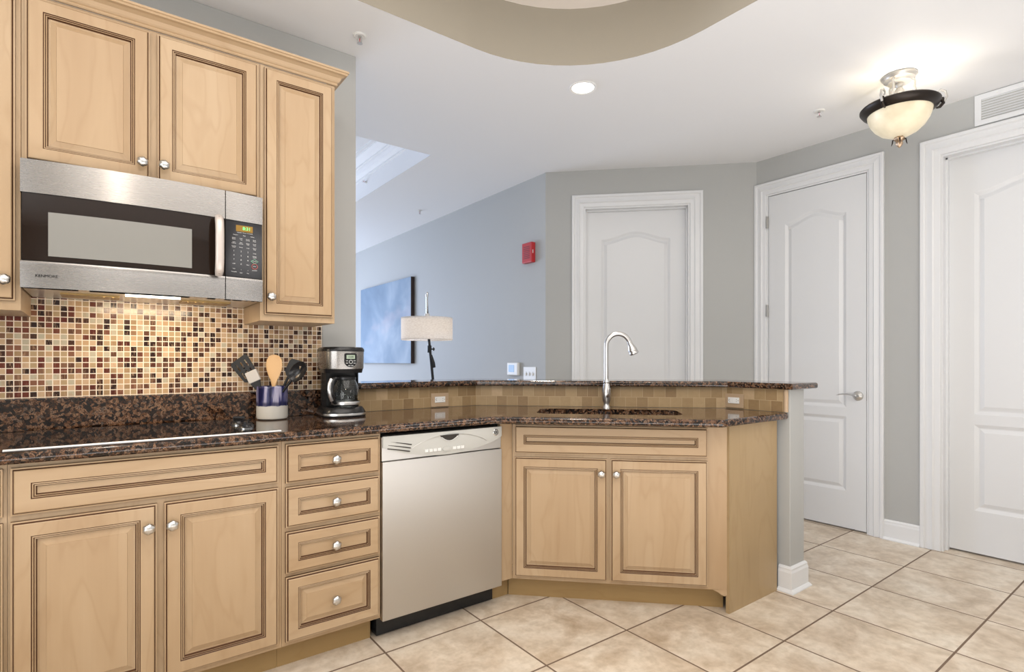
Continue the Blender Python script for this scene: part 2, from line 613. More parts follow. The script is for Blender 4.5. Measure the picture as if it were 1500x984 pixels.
def offset(poly, d):
    """inward offset of a CCW polygon"""
    out = []
    n = len(poly)
    for i in range(n):
        p0 = Vector(poly[i - 1])
        p1 = Vector(poly[i])
        p2 = Vector(poly[(i + 1) % n])
        e1 = (p1 - p0).normalized()
        e2 = (p2 - p1).normalized()
        n1 = Vector((-e1.y, e1.x))
        n2 = Vector((-e2.y, e2.x))
        b = n1 + n2
        k = d / max(0.3, 1 + n1.dot(n2))
        q = p1 + b * k
        out.append((q.x, q.y))
    return out


def sweep(mb, path, prof, mt, side=1):
    """profile (out, z) swept along an open 2-D path with mitres; out is to the right of travel when side=1"""
    P = [Vector(p) for p in path]
    loops = []
    for i, p in enumerate(P):
        e1 = (P[i] - P[i - 1]).normalized() if i else (P[1] - P[0]).normalized()
        e2 = (P[i + 1] - P[i]).normalized() if i < len(P) - 1 else e1
        n1 = Vector((e1.y, -e1.x)) * side
        n2 = Vector((e2.y, -e2.x)) * side
        b = (n1 + n2) / (1 + n1.dot(n2))
        loops.append([(p.x + b.x * o_, p.y + b.y * o_, z) for o_, z in prof])
    k = len(prof)
    for i in range(len(P) - 1):
        v = loops[i] + loops[i + 1]
        mb.add(v, [(j, (j + 1) % k, k + (j + 1) % k, k + j) for j in range(k)], mt)
    mb.add(loops[0], [tuple(range(k))], mt)
    mb.add(loops[-1], [tuple(range(k))], mt)
    return mb


def text_part(name, body, size, mt, parent, loc, rot=(PI / 2, 0, 0), align='CENTER', sx=1.0):
    cu = bpy.data.curves.new(name, 'FONT')
    cu.body = body
    cu.size = size
    cu.align_x = align
    cu.align_y = 'CENTER'
    cu.extrude = 0.0003
    tmp = bpy.data.objects.new('tmp', cu)
    COL.objects.link(tmp)
    bpy.context.view_layer.update()
    me = bpy.data.meshes.new_from_object(tmp.evaluated_get(bpy.context.evaluated_depsgraph_get()))
    bpy.data.objects.remove(tmp)
    me.materials.clear()
    me.materials.append(MATS[mt])
    o = bpy.data.objects.new(name, me)
    COL.objects.link(o)
    o.location = loc
    o.rotation_euler = rot
    o.scale = (sx, 1, 1)
    o.parent = parent
    return o


# ================================================================== THE SETTING
ZC = 2.74          # ceiling
WY = 2.73          # kitchen wall face
RX = 4.13          # right wall face
BX = 2.95          # living room wall face
P1 = (2.95, 3.458)  # corner living wall / angled door wall
P2 = (4.13, 2.278)

mb = MB()
mb.box(-2.6, 4.6, -3.2, 9.0, -0.06, 0.0, 'floor_tile')
struct(mb.build('floor'))

# ceiling with two recessed trays
ktray = rounded(-1.4, 2.28, -1.9, 2.30, 0.78, 14)
ltray = [(-1.4, 3.69), (2.0, 3.69), (2.0, 7.6), (-1.4, 7.6)]
mb = MB()
outer = [(-2.6, -3.2), (4.6, -3.2), (4.6, 9.0), (-2.6, 9.0)]
mb.prism(outer, ZC, ZC + 0.05, 'ceiling_paint', holes=[ktray, ltray])
ceil_o = struct(mb.build('ceiling'))
mb = MB()
kin = offset(ktray, 0.0015)
mb.rings([[(x, y, ZC) for x, y in kin], [(x, y, ZC + 0.305) for x, y in kin]], 'tray_paint', smooth=True)
o = mb.build('tray_side', ceil_o)
mb = MB()
mb.prism(offset(ktray, -0.04), ZC + 0.30, ZC + 0.33, 'tray_ceiling_paint')
mb.build('tray_top', ceil_o)
# living-room tray with stepped crown moulding
mb = MB()
prof = [(0, 0.0), (0.0, 0.165), (0.018, 0.170), (0.018, 0.185), (0.045, 0.205), (0.06, 0.235), (0.062, 0.245), (0.075, 0.25),
        (0.075, 0.262), (0.11, 0.285), (0.13, 0.30), (0.13, 0.31), (0.16, 0.312), (0.16, 0.33)]
mb.rings([[(x, y, ZC + z) for x, y in offset(ltray, d + 0.0015)] for d, z in prof], 'ceiling_paint')
mb.build('tray_moulding', ceil_o)
mb = MB()
mb.box(-1.45, 2.05, 3.65, 7.65, ZC + 0.325, ZC + 0.36, 'ceiling_paint')
mb.build('tray_top', ceil_o)

# walls
mb = MB()
mb.box(-2.6, 1.046, WY, WY + 0.12, 0, ZC, 'wall_paint')
struct(mb.build('wall_kitchen', bevel=0.004))
mb = MB()
mb.box(-2.72, -2.6, -3.2, 9.0, 0, ZC, 'wall_paint')
struct(mb.build('wall_left'))
mb = MB()
mb.box(-2.6, 4.6, -3.32, -3.2, 0, ZC, 'wall_paint')
struct(mb.build('wall_rear'))
mb = MB()
mb.box(-2.6, 4.6, 9.0, 9.12, 0, ZC, 'wall_paint')
struct(mb.build('wall_far'))
mb = MB()
mb.box(BX, BX + 0.12, P1[1], 9.0, 0, ZC, 'wall_paint')
struct(mb.build('wall_living'))


def door_wall(name, length, ops, M, thick=0.14):
    """wall in local x/z, front at y=0, with door openings (x0,x1,h)"""
    mb = MB()
    poly = [(0, 0)]
    for x0, x1, h in ops:
        poly += [(x0, 0), (x0, h), (x1, h), (x1, 0)]
    poly += [(length, 0), (length, ZC), (0, ZC)]
    mb.prism(poly, 0, thick, 'wall_paint', axis='y')
    o = struct(mb.build(name))
    o.matrix_world = M
    return o


M_ang = Matrix.Translation((P1[0], P1[1], 0)) @ Matrix.Rotation(R(-45), 4, 'Z')
LEN_ANG = math.hypot(P2[0] - P1[0], P2[1] - P1[1])
M_right = Matrix.Translation((RX, P2[1], 0)) @ Matrix.Rotation(R(-90), 4, 'Z')
DH = 2.455
# local x along the wall (to the right as seen), opening spans
OP1 = (0.318, 1.160, DH - 0.02)
OP2 = (P2[1] - 2.197, P2[1] - 1.490, DH + 0.005)
OP3 = (P2[1] - 1.095, P2[1] - 0.285, DH - 0.015)
door_wall('wall_angled', LEN_ANG, [OP1], M_ang)
door_wall('wall_right', P2[1] + 3.2, [OP2, OP3], M_right)

CAS = [(0, 0.000), (0, 0.018), (0.004, 0.021), (0.017, 0.021), (0.023, 0.013), (0.032, 0.013), (0.054, 0.018), (0.061, 0.010),
       (0.084, 0.009), (0.088, 0.006), (0.088, 0.0)]


def casing(parent, op, wd, name='casing'):
    x0, x1, h = op
    k = wd / 0.088
    # frame swept round the opening, mitred: profile from outer edge inwards
    mb = MB()
    loops = []
    for d, t_ in CAS:
        e = wd - d * k
        loops.append([(x0 - e, -t_, 0), (x0 - e, -t_, h + e), (x1 + e, -t_, h + e), (x1 + e, -t_, 0)])
    n = len(loops)
    for i in range(n - 1):
        v = loops[i] + loops[i + 1]
        mb.add(v, [(j, j + 1, 4 + j + 1, 4 + j) for j in range(3)], 'white_trim')
    mb.build(name, parent)


def arch_outline(x0, x1, z0, z1, rise, n=24):
    """CCW outline with a cathedral-arched top edge"""
    pts = [(x0, z0), (x1, z0), (x1, z1)]
    for i in range(1, n):
        u = i / n
        x = x1 + (x0 - x1) * u
        w = 0.5 - 0.5 * math.cos(2 * PI * u)
        pts.append((x, z1 + rise * w ** 1.0))
    pts.append((x0, z1))
    return pts


def door_leaf(parent, x0, x1, z0, z1, y, stile=0.125, rise=0.062):
    mb = MB()
    a, b = x0 + stile, x1 - stile
    top = arch_outline(a, b, z0 + 0.835, z1 - 0.235, rise)
    low = [(a, z0 + 0.255), (b, z0 + 0.255), (b, z0 + 0.775), (a, z0 + 0.775)]
    mb.prism([(x0, z0), (x1, z0), (x1, z1), (x0, z1)], y, y + 0.038, 'door_paint', axis='y', holes=[top, low])
    leaf = mb.build('door_leaf', parent)
    for pn in (top, low):
        q = MB()
        ls = []
        for d, dep in ((0, 0.0), (0.006, 0.003), (0.020, 0.011), (0.026, 0.011), (0.048, 0.002)):
            ls.append([(px, y + dep, pz) for px, pz in offset(pn, d)])
        q.rings(ls, 'door_paint', cap='door_paint')
        q.build('door_panel', leaf)
    return leaf


def jamb(parent, op, depth):
    x0, x1, h = op
    mb = MB()
    mb.box(x0 + 0.0003, x0 + 0.012, 0.0004, depth + 0.05, 0, h - 0.0003, 'white_trim')
    mb.box(x1 - 0.012, x1 - 0.0003, 0.0004, depth + 0.05, 0, h - 0.0003, 'white_trim')
    mb.box(x0 + 0.0122, x1 - 0.0122, 0.0004, depth + 0.05, h - 0.012, h - 0.0003, 'white_trim')
    if depth > 0.03:
        mb.box(x0 + 0.012, x0 + 0.022, depth - 0.035, depth, 0, h - 0.012, 'white_trim')
        mb.box(x1 - 0.022, x1 - 0.012, depth - 0.035, depth, 0, h - 0.012, 'white_trim')
        mb.box(x0 + 0.012, x1 - 0.012, depth - 0.035, depth, h - 0.022, h - 0.012, 'white_trim')
    mb.build('jamb', parent)


def hinge(parent, x, y, z):
    mb = MB()
    mb.tube([(x, y, z - 0.045), (x, y, z + 0.045)], 0.0085, 'hinge_nickel', 12)
    mb.tube([(x, y, z - 0.052), (x, y, z - 0.046)], 0.004, 'nickel', 10)
    mb.tube([(x, y, z + 0.046), (x, y, z + 0.052)], 0.004, 'nickel', 10)
    mb.box(x, x + 0.012, y + 0.003, y + 0.006, z - 0.044, z + 0.044, 'nickel')
    mb.build('hinge', parent)


def door(name, M, op, depth, wd, gap=0.012, hinges=(), handle=None):
    e = bpy.data.objects.new(name, None)
    e.empty_display_size = 0.1
    COL.objects.link(e)
    struct(e)
    casing(e, op, wd)
    jamb(e, op, depth)
    x0, x1, h = op
    leaf = door_leaf(e, x0 + 0.0160, x1 - 0.0160, gap, h - 0.0170, depth)
    for z in hinges:
        hinge(e, x0 + 0.008, depth - 0.013, z)
    if handle:
        hx, hz = handle
        mb = MB()
        Mr = Matrix.Translation((hx, depth, hz)) @ Matrix.Rotation(PI / 2, 4, 'X')
        mb.lathe([(0.0, 0.0), (0.033, 0.0), (0.033, 0.004), (0.029, 0.010), (0.018, 0.016), (0.012, 0.022), (0.011, 0.050), (0.0, 0.052)], 'nickel', 28, Mr)
        pts = []
        rad = []
        for i in range(15):
            u = i / 14
            pts.append((hx + 0.005 - 0.125 * u, depth - 0.048 + 0.006 * u, hz + 0.010 * math.sin(u * PI * 0.9) - 0.004 * u + 0.004))
            rad.append(0.010 - 0.0062 * u)
        mb.tube(pts, rad, 'nickel', 12, flat=0.8)
        mb.build('door_handle', e)
        mb = MB()
        mb.box(x1 - 0.0145, x1 - 0.0122, depth - 0.0015, depth + 0.02, hz - 0.03, hz + 0.03, 'slot_dark')
        mb.build('latch_plate', e)
    e.matrix_world = M
    return e


door('door_1', M_ang, OP1, 0.085, 0.100)
door('door_2', M_right, OP2, 0.004, 0.092, hinges=(0.30, 1.56, 2.245), handle=(P2[1] - 1.556, 0.932))
door('door_3', M_right, OP3, 0.085, 0.104)

BB = [(0, 0), (0.028, 0.0), (0.028, 0.006), (0.020, 0.016), (0.0155, 0.019), (0.0155, 0.100), (0.012, 0.112), (0.012, 0.120), (0.006, 0.128), (0, 0.130)]
mb = MB()
sweep(mb, [(RX, 1.398), (RX, 1.198)], BB, 'white_trim')
struct(mb.build('baseboard_right'))

# peninsula half wall (faces: y=2.708 | x+y=4.481 | x=2.778), top 1.026
ZB = 1.026
PT = 0.125
front = [(1.046, 2.712), (1.769, 2.712), (2.782, 1.699), (2.782, 1.358)]
back = [(2.930, 1.358), (2.930, 1.760), (1.830, 2.860), (1.046, 2.860)]
mb = MB()
mb.prism(front + back, 0, ZB, 'wall_paint')
struct(mb.build('wall_peninsula', bevel=0.003))
mb = MB()
sweep(mb, [(2.782, 1.412), (2.782, 1.358), (2.930, 1.358), (2.930, 1.70)], BB, 'white_trim')
struct(mb.build('baseboard_peninsula'))

# ================================================================== CABINETS
FG = [  # inset, depth behind the front plane, material of the strip that leads to it
    (0.000, 0.0085, 'G'), (0.0045, 0.0080, 'W'), (0.0078, 0.0022, 'G'), (0.0105, 0.0, 'W'), (0.0450, 0.0, 'W'), (0.0474, 0.0030, 'G'),  # outermost strip: door edge coloured dark for the shade in the gap
    (0.0506, 0.0012, 'W'), (0.0528, 0.0045, 'G'), (0.0558, 0.0030, 'W'), (0.0586, 0.0105, 'G')]


def front_panel(parent, name, x0, x1, z0, z1, y, wood, raised=True, frame=1.0, glz=True):
    """cabinet door or drawer front; y is the front plane; local, faces -y"""
    mb = MB()
    prof = list(FG)
    if raised:
        prof += [(0.0640, 0.0105, 'W'), (0.0790, 0.0052, 'W'), (0.0800, 0.0035, 'W')]
    ls = []
    mts = []

    def L(d, dep):
        return [(x0 + d, y + dep, z0 + d), (x1 - d, y + dep, z0 + d), (x1 - d, y + dep, z1 - d), (x0 + d, y + dep, z1 - d)]
    ls.append(L(0, 0.019))
    for d, dep, mm in prof:
        d = d * frame if d > 0.011 else d
        ls.append(L(d, dep))
        mts.append(wood if mm in (None, 'W') else 'glaze_gap_shade')
    mb.rings(ls, mts, cap=wood)
    mb.add(L(0, 0.019), [(0, 1, 2, 3)], wood)
    return mb.build(name, parent)


def knob(parent, x, y, z):
    mb = MB()
    Mr = Matrix.Translation((x, y, z)) @ Matrix.Rotation(PI / 2, 4, 'X')
    mb.lathe([(0.0, -0.001), (0.008, -0.001), (0.0075, 0.004), (0.0055, 0.008), (0.0060, 0.012)], 'nickel', 20, Mr)
    pr = []
    for i in range(13):
        a = -PI / 2 + PI * i / 12
        pr.append((max(0.0001, 0.0180 * math.cos(a)), 0.0235 + 0.0125 * math.sin(a)))
    mb.lathe(pr, 'nickel', 40, Mr, flute=(0.055, 6, 150.0))
    return mb.build('knob', parent)


FY = 2.135   # face-frame plane of the base cabinets
DF = 0.020   # door stands proud of it
KY = 2.205   # toe-kick plane
ZT = 0.872   # top of the base carcasses


def base_carcass(parent, x0, x1, openings, depth=0.55, kick=True, kx=None):
    """frame drawn as a plate with a dark interior behind it, local y=0 is the frame face"""
    mb = MB()
    mb.prism([(x0, 0.106), (x1, 0.106), (x1, ZT), (x0, ZT)], 0, 0.019, 'maple_upright', axis='y')
    mb.box(x0, x1, 0.019, depth, 0.106, ZT, 'maple_upright')
    b = mb.build('cabinet_box', parent)
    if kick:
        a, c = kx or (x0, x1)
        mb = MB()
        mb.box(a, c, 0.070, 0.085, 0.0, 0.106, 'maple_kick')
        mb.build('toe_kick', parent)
    return b


# cooktop base
cb = thing('base_cabinet', 'maple base cabinet with one wide false drawer front, under the black cooktop', 'cabinet', (0, FY, 0))
base_carcass(cb, -0.219, 0.532, [])
f = front_panel(cb, 'drawer_front', -0.212, 0.519, 0.722, 0.860, -DF, 'maple_level', raised=False)
for xa, xb, kx in ((-0.212, 0.143, 0.119), (0.163, 0.519, 0.184)):
    d = front_panel(cb, 'door', xa, xb, 0.124, 0.704, -DF, 'maple_upright')
    knob(d, kx, -DF, 0.632)
# left neighbour, just a sliver in the photo
nb = thing('base_cabinet', 'maple base cabinet cut off by the left edge, left of the cooktop cabinet', 'cabinet', (0, FY, 0))
base_carcass(nb, -0.84, -0.220, [])
front_panel(nb, 'drawer_front', -0.815, -0.2285, 0.722, 0.860, -DF, 'maple_level', raised=False)
front_panel(nb, 'door', -0.815, -0.2285, 0.124, 0.704, -DF, 'maple_upright')
# drawer base
db = thing('drawer_cabinet', 'maple cabinet with a stack of four drawers, left of the dishwasher', 'cabinet', (0, FY, 0))
base_carcass(db, 0.533, 0.921, [], kx=(0.533, 0.906))
for z0, z1, rs in ((0.714, 0.860, False), (0.549, 0.699, False), (0.378, 0.532, False), (0.122, 0.364, True)):
    d = front_panel(db, 'drawer', 0.545, 0.913, z0, z1, -DF, 'maple_level', raised=rs, frame=0.94)
    knob(d, 0.725, -DF, (z0 + z1) / 2 + 0.002)

# dishwasher
dw = thing('dishwasher', 'stainless steel dishwasher between the drawers and the sink cabinet', 'dishwasher', (0.923, FY, 0))
W = 0.607
mb = MB()
mb.box(0.004, W - 0.004, 0.012, 0.55, 0.09, 0.862, 'gap_dark')
mb.box(0.004, W - 0.004, 0.055, 0.10, 0.006, 0.09, 'black_plastic')
mb.build('tub', dw)
mb = MB()
mb.box(0.0, W, -0.020, 0.012, 0.094, 0.752, 'steel_door')
mb.build('door_panel', dw, bevel=0.003)
mb = MB()
mb.box(0.0, W, -0.012, 0.012, 0.754, 0.855, 'steel_door')
mb.build('upper_panel', dw, bevel=0.002)
# control fascia: arched lower edge, gently bulging
N = 24
mb = MB()
v = []
rows = 6
for j in range(rows + 1):
    for i in range(N + 1):
        u = i / N
        zb = 0.812 - 0.056 * math.sin(PI * u) ** 0.8 + 0.0
        z = zb + (0.858 - zb) * j / rows
        w = j / rows
        bul = 0.012 * math.sin(PI * u) ** 0.5 * (0.25 + 0.75 * math.sin(PI * min(1, 0.15 + w * 0.7)))
        v.append((0.002 + (W - 0.004) * u, -0.0145 - 0.006 - bul, z))
fc = []
for j in range(rows):
    for i in range(N):
        a = j * (N + 1) + i
        fc.append((a, a + 1, a + N + 2, a + N + 1))
mb.add(v, fc, 'grey_plastic', True)
low = [v[i] for i in range(N + 1)]
mb.add(low + [(x, -0.0120, z) for x, y_, z in low], [(i, i + 1, N + 2 + i, N + 1 + i) for i in range(N)], 'grey_plastic')
hi = [v[rows * (N + 1) + i] for i in range(N + 1)]
mb.add(hi + [(x, -0.0120, z) for x, y_, z in hi], [(i, i + 1, N + 2 + i, N + 1 + i) for i in range(N)], 'grey_plastic')
lf = [v[j * (N + 1)] for j in range(rows + 1)]
mb.add(lf + [(x, -0.012, z) for x, y_, z in lf], [(i, i + 1, rows + 2 + i, rows + 1 + i) for i in range(rows)], 'grey_plastic')
lf = [v[j * (N + 1) + N] for j in range(rows + 1)]
mb.add(lf + [(x, -0.012, z) for x, y_, z in lf], [(i, i + 1, rows + 2 + i, rows + 1 + i) for i in range(rows)], 'grey_plastic')
fas = mb.build('control_fascia', dw)
YF = -0.0335
mb = MB()
for q in range(3):   # vent slots
    pts = []
    for i in range(6):
        u = i / 5
        pts.append((0.028 + 0.098 * u - 0.004 * q, -0.0225 - 0.0085 * u, 0.835 - 0.014 * q - 0.017 * u - 0.002 * u * u))
    mb.tube(pts, 0.0022, 'slot_dark', 8)
mb.build('vent_slot', fas)
mb = MB()            # pocket handle
pk = []
for i in range(13):
    u = i / 12
    pk.append((0.262 + 0.098 * u, 0.843 - 0.026 * math.sin(PI * u) ** 0.9))
mb.prism(pk[::-1] + [(0.262, 0.8432)][:0], -0.0345, -0.026, 'slot_dark', axis='y')
mb.build('handle_pocket', fas)
mb = MB()
mb.tube([(x, -0.0345, z) for x, z in pk[1:-1]], 0.0014, 'white_plastic', 8)
mb.build('handle_lip', fas)
mb = MB()            # engraved ellipse line
mb.tube([(0.130 + 0.38 * i / 30, -0.0225 - 0.0103 * math.sin(PI * (0.2 + 0.64 * i / 30)) ** 0.5, 0.800 + 0.046 * math.sin(PI * i / 30) ** 0.75) for i in range(31)], 0.0008, 'steel_soft', 6)
mb.build('fascia_line', fas)
for i, bx in enumerate((0.196, 0.217, 0.238, 0.259, 0.336, 0.357, 0.378)):
    mb = MB()
    mb.box(bx - 0.0085, bx + 0.0085, -0.0345, -0.030, 0.776, 0.789, 'button_white')
    mb.build('button', fas, bevel=0.001)
mb = MB()
Mr = Matrix.Translation((0.298, -0.029, 0.7825)) @ Matrix.Rotation(PI / 2, 4, 'X') @ Matrix.Scale(2.0, 4, (1, 0, 0))
mb.lathe([(0.0, 0), (0.011, 0), (0.0112, 0.005), (0.0095, 0.0055), (0.0, 0.0055)], 'grey_plastic', 28, Mr)
mb.build('start_button', fas)
mb = MB()
Mr = Matrix.Translation((0.566, -0.022, 0.833)) @ Matrix.Rotation(PI / 2, 4, 'X')
mb.lathe([(0.0, 0), (0.0155, 0), (0.0155, 0.005), (0.0130, 0.0065), (0.0125, 0.0055), (0.0, 0.0055)], 'chrome', 28, Mr)
bd = mb.build('round_badge', fas)
text_part('badge_letters', 'GE', 0.016, 'label_black', bd, (0.566, -0.0282, 0.833))

# sink base (45 degrees): local x along the front from its left corner
FX0, FY0 = 1.607, 2.133
sk = thing('sink_cabinet', 'angled maple sink cabinet with two doors and a wide false drawer front', 'cabinet', (FX0, FY0, 0), R(-45))
LW = 1.012
mb = MB()
mb.box(0.0, LW, 0, 0.019, 0.106, ZT, 'maple_upright')
mb.box(0.035, LW - 0.035, 0.019, 0.45, 0.106, 0.66, 'maple_upright')
mb.build('cabinet_box', sk)
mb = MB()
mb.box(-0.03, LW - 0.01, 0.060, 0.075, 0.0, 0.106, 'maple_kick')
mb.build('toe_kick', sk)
XA, XB = 0.012, 0.918
front_panel(sk, 'drawer_front', XA, XB, 0.722, 0.858, -DF, 'maple_level', raised=False)
mid = (XA + XB) / 2
for xa, xb, kx in ((XA, mid - 0.008, mid - 0.036), (mid + 0.008, XB, mid + 0.034)):
    d = front_panel(sk, 'door', xa, xb, 0.122, 0.704, -DF, 'maple_upright')
    knob(d, kx, -DF, 0.636)
# filler next to the dishwasher (run plane) with its bit of kick
fl = MB()
fl.box(1.533, 1.607, FY, FY + 0.019, 0.106, ZT, 'maple_upright')
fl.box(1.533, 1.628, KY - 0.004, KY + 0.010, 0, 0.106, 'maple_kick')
tag(fl.build('filler_strip'), 'narrow maple filler strip between dishwasher and sink cabinet', 'trim')
# end panel facing the camera's right, full height, notched at the toe
ep = MB()
EX0, EX1, EY = 2.318, 2.752, 1.410
n_ = [(EX0 + 0.0, 0.0), (EX1, 0.0), (EX1, ZT), (EX0, ZT)]
ep.prism(n_, EY, EY + 0.018, 'maple_panel', axis='y')
ep.build('end_panel', sk).matrix_parent_inverse = Matrix.Identity(4)
epo = bpy.data.objects['end_panel']
epo.matrix_parent_inverse = (Matrix.Translation((FX0, FY0, 0)) @ Matrix.Rotation(R(-45), 4, 'Z')).inverted()
ct = MB()   # carved corner bracket at the foot of the right stile
br = [(0.940, 0.108), (LW + 0.002, 0.108), (LW + 0.002, 0.084), (LW - 0.018, 0.078), (LW - 0.032, 0.083), (LW - 0.045, 0.094), (LW - 0.058, 0.100), (LW - 0.07, 0.106)]
ct.prism(br, 0.0, 0.019, 'maple_upright', axis='y')
ct.build('corner_bracket', sk)

# ---------------------------------------------------------------- countertop
CT = 0.909
CTH = 0.034
cout = [(-1.10, 2.695)]
cout = [(-1.10, 2.093), (1.440, 2.093), (1.462, 2.089), (1.482, 2.077)]
cout += [(2.165, 1.394), (2.185, 1.376), (2.200, 1.366), (2.225, 1.362), (2.770, 1.362), (2.770, 1.697), (1.772, 2.700), (-1.10, 2.700)]
s2 = math.sqrt(0.5)


def TS(t_, s_):     # along the angled run, sum coordinate
    return ((s_ + t_ * 2 * s2) / 2, (s_ - t_ * 2 * s2) / 2)


hp = rounded(-0.265, 0.455, 0, 1, 0.0)
hole = []
for (x, y) in rounded(-0.265, 0.455, 3.83 * s2, 4.245 * s2, 0.065, 6):
    hole.append(((x + y) * s2, (y - x) * s2))
mb = MB()
prof = [(0.010, CT - CTH), (0.003, CT - CTH + 0.004), (0.0, CT - CTH + 0.012), (0.0, CT - 0.012), (0.003, CT - 0.004), (0.010, CT)]
ls = [[(x, y, z) for x, y in offset(cout, d)] for d, z in prof]
mb.rings(ls, 'granite', smooth=True)
o1 = offset(cout, 0.010)
for z in (CT, CT - CTH):
    tris = tessellate_polygon([[Vector((x, y, 0)) for x, y in o1], [Vector((x, y, 0)) for x, y in hole]])
    flat = o1 + hole
    mb.add([(x, y, z) for x, y in flat], [tuple(q) for q in tris], 'granite')
mb.rings([[(x, y, CT - CTH) for x, y in hole], [(x, y, CT) for x, y in hole]], 'granite')
ctop = mb.build('countertop')
tag(ctop, 'polished brown granite countertop running along the base cabinets and round the sink', 'countertop')
mb = MB()
mb.box(-1.1, 1.046, 2.700, 2.729, CT + 0.0005, 1.030, 'granite')
mb.box(1.017, 1.046, 2.702, 2.729, CT + 0.0005, 1.030, 'granite')
tag(mb.build('granite_upstand', bevel=0.002), 'low granite upstand against the wall under the mosaic', 'backsplash')
mb = MB()
mb.box(-0.36, 0.868, 2.719, 2.7295, 1.0305, 1.51, 'glass_mosaic')
tag(mb.build('mosaic_backsplash'), 'brown and cream glass mosaic on the wall under the microwave', 'backsplash')

# bar top over the half wall
mb = MB()
fo = [(1.050, 2.668), (1.752, 2.668), (2.742, 1.678), (2.742, 1.325), (3.010, 1.325), (3.02, 1.335), (3.02, 1.80), (1.87, 2.95), (1.050, 2.95)]
BT = [(0.006, ZB + 0.001), (0.001, ZB + 0.005), (0.0, ZB + 0.012), (0.0, ZB + 0.022), (0.002, ZB + 0.028), (0.007, ZB + 0.032)]
ls = [[(x, y, z) for x, y in offset(fo, d)] for d, z in BT]
mb.rings(ls, 'granite', cap='granite', smooth=True)
mb.add(ls[0], [tuple(range(len(fo)))], 'granite')
tag(mb.build('bar_top'), 'raised granite bar ledge on top of the half wall behind the sink', 'bar top')

# stone splash below the bar: three runs
sp_ = thing('stone_backsplash', 'two rows of tan stone tiles between the countertop and the bar ledge', 'backsplash', (1.05, 2.703, CT + 0.001))
runs = [((1.05, 2.703), 0, 0.716), ((1.766, 2.703), -45, 1.420), ((2.770, 1.699), -90, 0.318)]
for (px, py), ang, ln in runs:
    mb = MB()
    mb.box(0, ln, 0, 0.007, 0, ZB - CT - 0.001, 'stone_tile')
    o = mb.build('tile_run', sp_)
    o.location = (px - 1.05, py - 2.703, 0)
    o.rotation_euler = (0, 0, R(ang))
mb = MB()
mb.tube([(2.771, 1.373, CT + 0.002), (2.771, 1.373, ZB - 0.001)], 0.011, 'stone_plate', 14)
o = mb.build('edge_trim', sp_)
o.location = (-1.05, -2.703, -(CT + 0.001))


# ---------------------------------------------------------------- upper cabinets
UY = 2.400
CTOP = 2.386


def wall_cab(label, x0, x1, z0, doors, lip=True):
    c = thing('wall_cabinet', label, 'cabinet', (0, UY, 0))
    mb = MB()
    mb.box(x0, x1, 0.0, WY - 0.001 - UY, z0, CTOP, 'maple_upright')
    mb.build('cabinet_box', c, bevel=0.0012)
    for xa, xb, za, zb, kx, kz in doors:
        d = front_panel(c, 'door', xa, xb, za, zb, -DF, 'maple_upright')
        knob(d, kx, -DF, kz)
    return c


wall_cab('tall maple wall cabinet cut off by the left edge, left of the microwave', -0.68, -0.214, 1.336, [(-0.664, -0.227, 1.367, 2.374, -0.252, 1.431)])
wall_cab('maple wall cabinet with two doors directly above the microwave', -0.213, 0.5145, 1.828,
         [(-0.203, 0.139, 1.830, 2.374, 0.115, 1.886), (0.162, 0.505, 1.830, 2.374, 0.181, 1.888)])
wall_cab('narrow tall maple wall cabinet to the right of the microwave', 0.5155, 0.822, 1.336, [(0.530, 0.810, 1.362, 2.374, 0.551, 1.433)])
mb = MB()
CR = [(0.0, 2.3865), (0.006, 2.3865), (0.009, 2.390), (0.008, 2.396), (0.012, 2.399), (0.016, 2.404), (0.022, 2.416), (0.033, 2.424), (0.042, 2.427),
      (0.044, 2.434), (0.048, 2.436), (0.048, 2.444), (0.0, 2.444)]
sweep(mb, [(-0.68, UY - 0.001), (0.823, UY - 0.001), (0.823, WY - 0.002)], CR, 'maple_level')
tag(mb.build('crown_moulding'), 'maple crown moulding along the tops of the wall cabinets', 'moulding')

# ---------------------------------------------------------------- microwave
MY = 2.352
mw = thing('microwave', 'stainless over-the-range microwave under the two-door wall cabinet', 'microwave', (0.151, MY, 0))
XW = 0.3625


def bow(x, amp=0.030):
    return -amp * (1 - (x / XW) ** 2)


def curved(name, parent, x0, x1, z0, z1, yb, mt, th=0.02, n=20, bevel=0.0015, prof=None):
    mb = MB()
    prof = prof or [(z0, 0.0), (z1, 0.0)]
    v = []
    for z, dy in prof:
        for i in range(n + 1):
            x = x0 + (x1 - x0) * i / n
            v.append((x, yb + dy + bow(x), z))
    k = n + 1
    f = []
    for j in range(len(prof) - 1):
        for i in range(n):
            f.append((j * k + i, j * k + i + 1, (j + 1) * k + i + 1, (j + 1) * k + i))
    mb.add(v, f, mt, True)
    # back, top, bottom, ends
    bz = [(prof[0][0]), (prof[-1][0])]
    w = []
    for z in bz:
        for i in range(n + 1):
            x = x0 + (x1 - x0) * i / n
            w.append((x, yb + th + bow(x) * 0.0, z))
    fr = [v[i] for i in range(k)]
    tp = [v[(len(prof) - 1) * k + i] for i in range(k)]
    mb.add(fr + w[:k], [(i, i + 1, k + i + 1, k + i) for i in range(n)], mt)
    mb.add(tp + w[k:], [(i, i + 1, k + i + 1, k + i) for i in range(n)], mt)
    mb.add(w, [(i, i + 1, k + i + 1, k + i) for i in range(n)], mt)
    for e in (0, n):
        col = [v[j * k + e] for j in range(len(prof))] + [w[k + e], w[e]]
        mb.add(col, [tuple(range(len(col)))], mt)
    return mb.build(name, parent)


